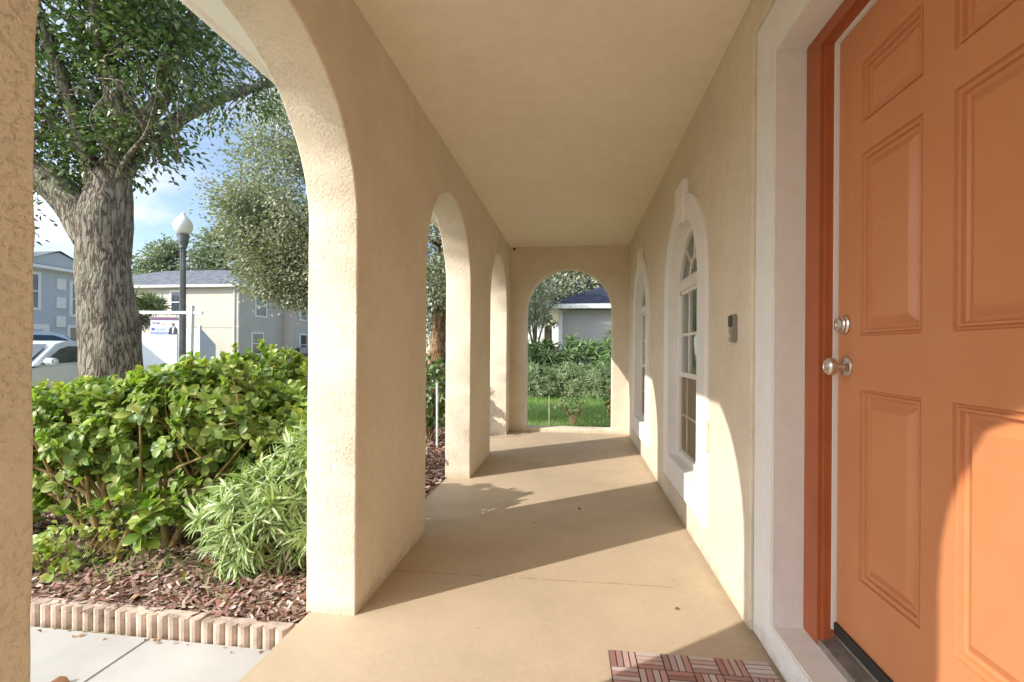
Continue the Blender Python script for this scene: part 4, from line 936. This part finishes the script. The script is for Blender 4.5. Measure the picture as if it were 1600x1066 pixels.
mb = MB(); mb.box(-26, -25.9, 15.2, 20.35, GZ, 2.3); part('garage_trim', mb, 'trim', bh)
mb = MB(); mb.box(-25.9, -25.86, 15.5, 20.05, GZ, 2.05); part('garage_door', mb, 'bluehouse', bh)

fn = thing('vinyl_fence', 'white panel fence beyond the yard sign', 'fence', (-19.5, 20, GZ))
mb = MB(); mb.box(-23.5, -18.62, 20.0, 20.04, GZ, 1.85); part('fence_panel', mb, 'fence', fn)
mb = MB(); mb.box(-18.5, -17.42, 20.0, 20.04, GZ, 2.1); part('fence_panel', mb, 'fence', fn)
mb = MB(); mb.prism([(20.1, GZ), (21.0, GZ), (21.0, 1.35), (20.1, 2.08)], 'x', -17.39, -17.35); part('fence_panel', mb, 'fence', fn)
for x in (-23.5, -21.1, -18.56, -17.37):
    mb = MB(); h = 1.95 if x < -18 else 2.2; mb.box(x - .06, x + .06, 19.96, 20.08, GZ, h); mb.add([(x - .075, 19.945, h), (x + .075, 19.945, h), (x + .075, 20.095, h), (x - .075, 20.095, h), (x, 20.02, h + .07)], [(0, 1, 4), (1, 2, 4), (2, 3, 4), (3, 0, 4), (3, 2, 1, 0)]); part('fence_post', mb, 'fence', fn)

# small palm right of the oak trunk
pb = (-18.1, 17.55, GZ)
palm = thing('palm_tree', 'small palm with a skirt of dead fronds right of the oak trunk', 'palm', pb)
mb = MB(); tube_rough(mb, [(pb[0], pb[1], GZ + .35 * i) for i in range(9)], [.2, .18, .17, .17, .16, .16, .16, .15, .14], 12, .08); part('trunk', mb, 'bark', palm)
nf = 26; a = rng.uniform(0, 2 * PI, nf); c = np.array([pb[0], pb[1], 2.8]); dirs = np.column_stack([np.cos(a), np.sin(a), rng.uniform(.1, .9, nf)])
leafmesh('crown', [whorls(c + unit(dirs) * rng.uniform(.45, .8, nf)[:, None], dirs, 26, (.35, .6), (-.2, 1.1), NARROW, 'frond')], palm)
a = rng.uniform(0, 2 * PI, 20); dirs = np.column_stack([np.cos(a), np.sin(a), np.full(20, -1.6)])
leafmesh('dead_fronds', [whorls(c + unit(dirs) * rng.uniform(.3, .7, 20)[:, None], dirs, 20, (.3, .5), (.2, 1.2), NARROW, 'thatch')], palm)

# neighbour's house beyond the end arch
nh = thing('neighbour_house', 'low grey house with a blue shingle hip roof seen through the end arch', 'house', (4, 19, GZ))
mb = MB(); mb.box(-.62, 9, 17, 26, GZ, 2.62); part('wall', mb, 'neighbourwall', nh)
mb = MB(); mb.box(-.64, -.5, 16.97, 17.1, GZ, 2.6); part('corner_trim', mb, 'trim', nh)
mb = MB(); hip(mb, -.62, 9, 17, 26, 2.80, 2.1, .42); part('roof', mb, 'blueroof', nh)
mb = MB(); eaves(mb, -.62, 9, 17, 26, 2.80, .42); part('fascia', mb, 'trim', nh)

# ------------------------------------------------------------------ light, sky, camera
AZ = Vector((-.794, -.608)); EL = math.radians(30.0)
sd = Vector((AZ.x * math.cos(EL), AZ.y * math.cos(EL), math.sin(EL))).normalized()
sl = bpy.data.lights.new('sun', 'SUN'); sl.energy = 2.2; sl.angle = math.radians(.5); sl.color = (1.0, .95, .87)
so = bpy.data.objects.new('sun', sl); COL.objects.link(so); so.rotation_euler = (-sd).to_track_quat('-Z', 'Y').to_euler(); so.location = sd * 40
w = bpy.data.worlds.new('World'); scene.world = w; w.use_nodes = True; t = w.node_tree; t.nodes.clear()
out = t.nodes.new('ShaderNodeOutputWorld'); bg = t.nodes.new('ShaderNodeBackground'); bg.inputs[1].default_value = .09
sky = t.nodes.new('ShaderNodeTexSky'); sky.sky_type = 'NISHITA'; sky.sun_disc = False; sky.sun_elevation = EL; sky.sun_rotation = math.atan2(sd.x, sd.y)
sky.air_density = 1.0; sky.dust_density = .25; sky.ozone_density = 2.0
tc = t.nodes.new('ShaderNodeTexCoord'); sx = t.nodes.new('ShaderNodeSeparateXYZ'); lk(t, tc.outputs['Generated'], sx.inputs[0])
zc = math_(t, 'ADD', math_(t, 'MAXIMUM', sx.outputs[2], .0), .18)
cx = t.nodes.new('ShaderNodeCombineXYZ'); lk(t, math_(t, 'DIVIDE', sx.outputs[0], zc), cx.inputs[0]); lk(t, math_(t, 'DIVIDE', sx.outputs[1], zc), cx.inputs[1]); cx.inputs[2].default_value = 3.7
cl = noi(t, 1.1, 7, .58, .3, cx.outputs[0])
cf = ramp(t, cl, [(.48, (0, 0, 0)), (.66, (1, 1, 1))])
low = ramp(t, sx.outputs[2], [(.05, (.38, .38, .38)), (.3, (0, 0, 0))])
cf = math_(t, 'MAXIMUM', cf, low)
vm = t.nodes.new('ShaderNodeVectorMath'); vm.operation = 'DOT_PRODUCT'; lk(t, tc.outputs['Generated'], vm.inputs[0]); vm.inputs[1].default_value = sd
glow = math_(t, 'ADD', math_(t, 'MULTIPLY', math_(t, 'POWER', math_(t, 'MAXIMUM', vm.outputs['Value'], 0.0), 1.5), 14.0), 3.4)   # clouds brightened towards the unseen sun, added to fill the porch
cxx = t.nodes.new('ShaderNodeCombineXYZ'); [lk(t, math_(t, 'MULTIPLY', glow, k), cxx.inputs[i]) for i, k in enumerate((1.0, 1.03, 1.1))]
fill_veil = math_(t, 'MULTIPLY', math_(t, 'MAXIMUM', vm.outputs['Value'], 0.0), .9)      # added brightness round the unseen sun, lifts the porch shade
cf = math_(t, 'MAXIMUM', cf, fill_veil)
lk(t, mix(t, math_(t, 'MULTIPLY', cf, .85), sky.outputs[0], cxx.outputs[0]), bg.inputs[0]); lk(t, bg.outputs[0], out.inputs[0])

cd = bpy.data.cameras.new('camera'); cam = bpy.data.objects.new('camera', cd); COL.objects.link(cam); scene.camera = cam
f, yaw, roll, sy = 745.0, .1345, .0065, 14.53
cd.sensor_width = 36; cd.lens = f / 1600 * 36; cd.shift_y = sy / 1600; cd.clip_start = .05; cd.clip_end = 600
cy, sn = math.cos(yaw), math.sin(yaw)
fw = Vector((-sn, cy, 0)); r0 = Vector((cy, sn, 0)); u0 = Vector((0, 0, 1))
r3 = r0 * math.cos(roll) + u0 * math.sin(roll); u3 = u0 * math.cos(roll) - r0 * math.sin(roll)
mw = Matrix((r3, u3, -fw)).transposed().to_4x4(); mw.translation = Vector((0, 0, 1.175)); cam.matrix_world = mw

vs_ = scene.view_settings; vs_.view_transform = 'Standard'; vs_.look = 'None'; vs_.gamma = 1; vs_.use_curve_mapping = False; vs_.exposure = 1.44
cyc = scene.cycles
cyc.max_bounces = 10; cyc.diffuse_bounces = 6; cyc.glossy_bounces = 3; cyc.transmission_bounces = 4; cyc.transparent_max_bounces = 8
cyc.use_denoising = True; cyc.sample_clamp_indirect = 10
scene.render.resolution_x = 1024; scene.render.resolution_y = 682
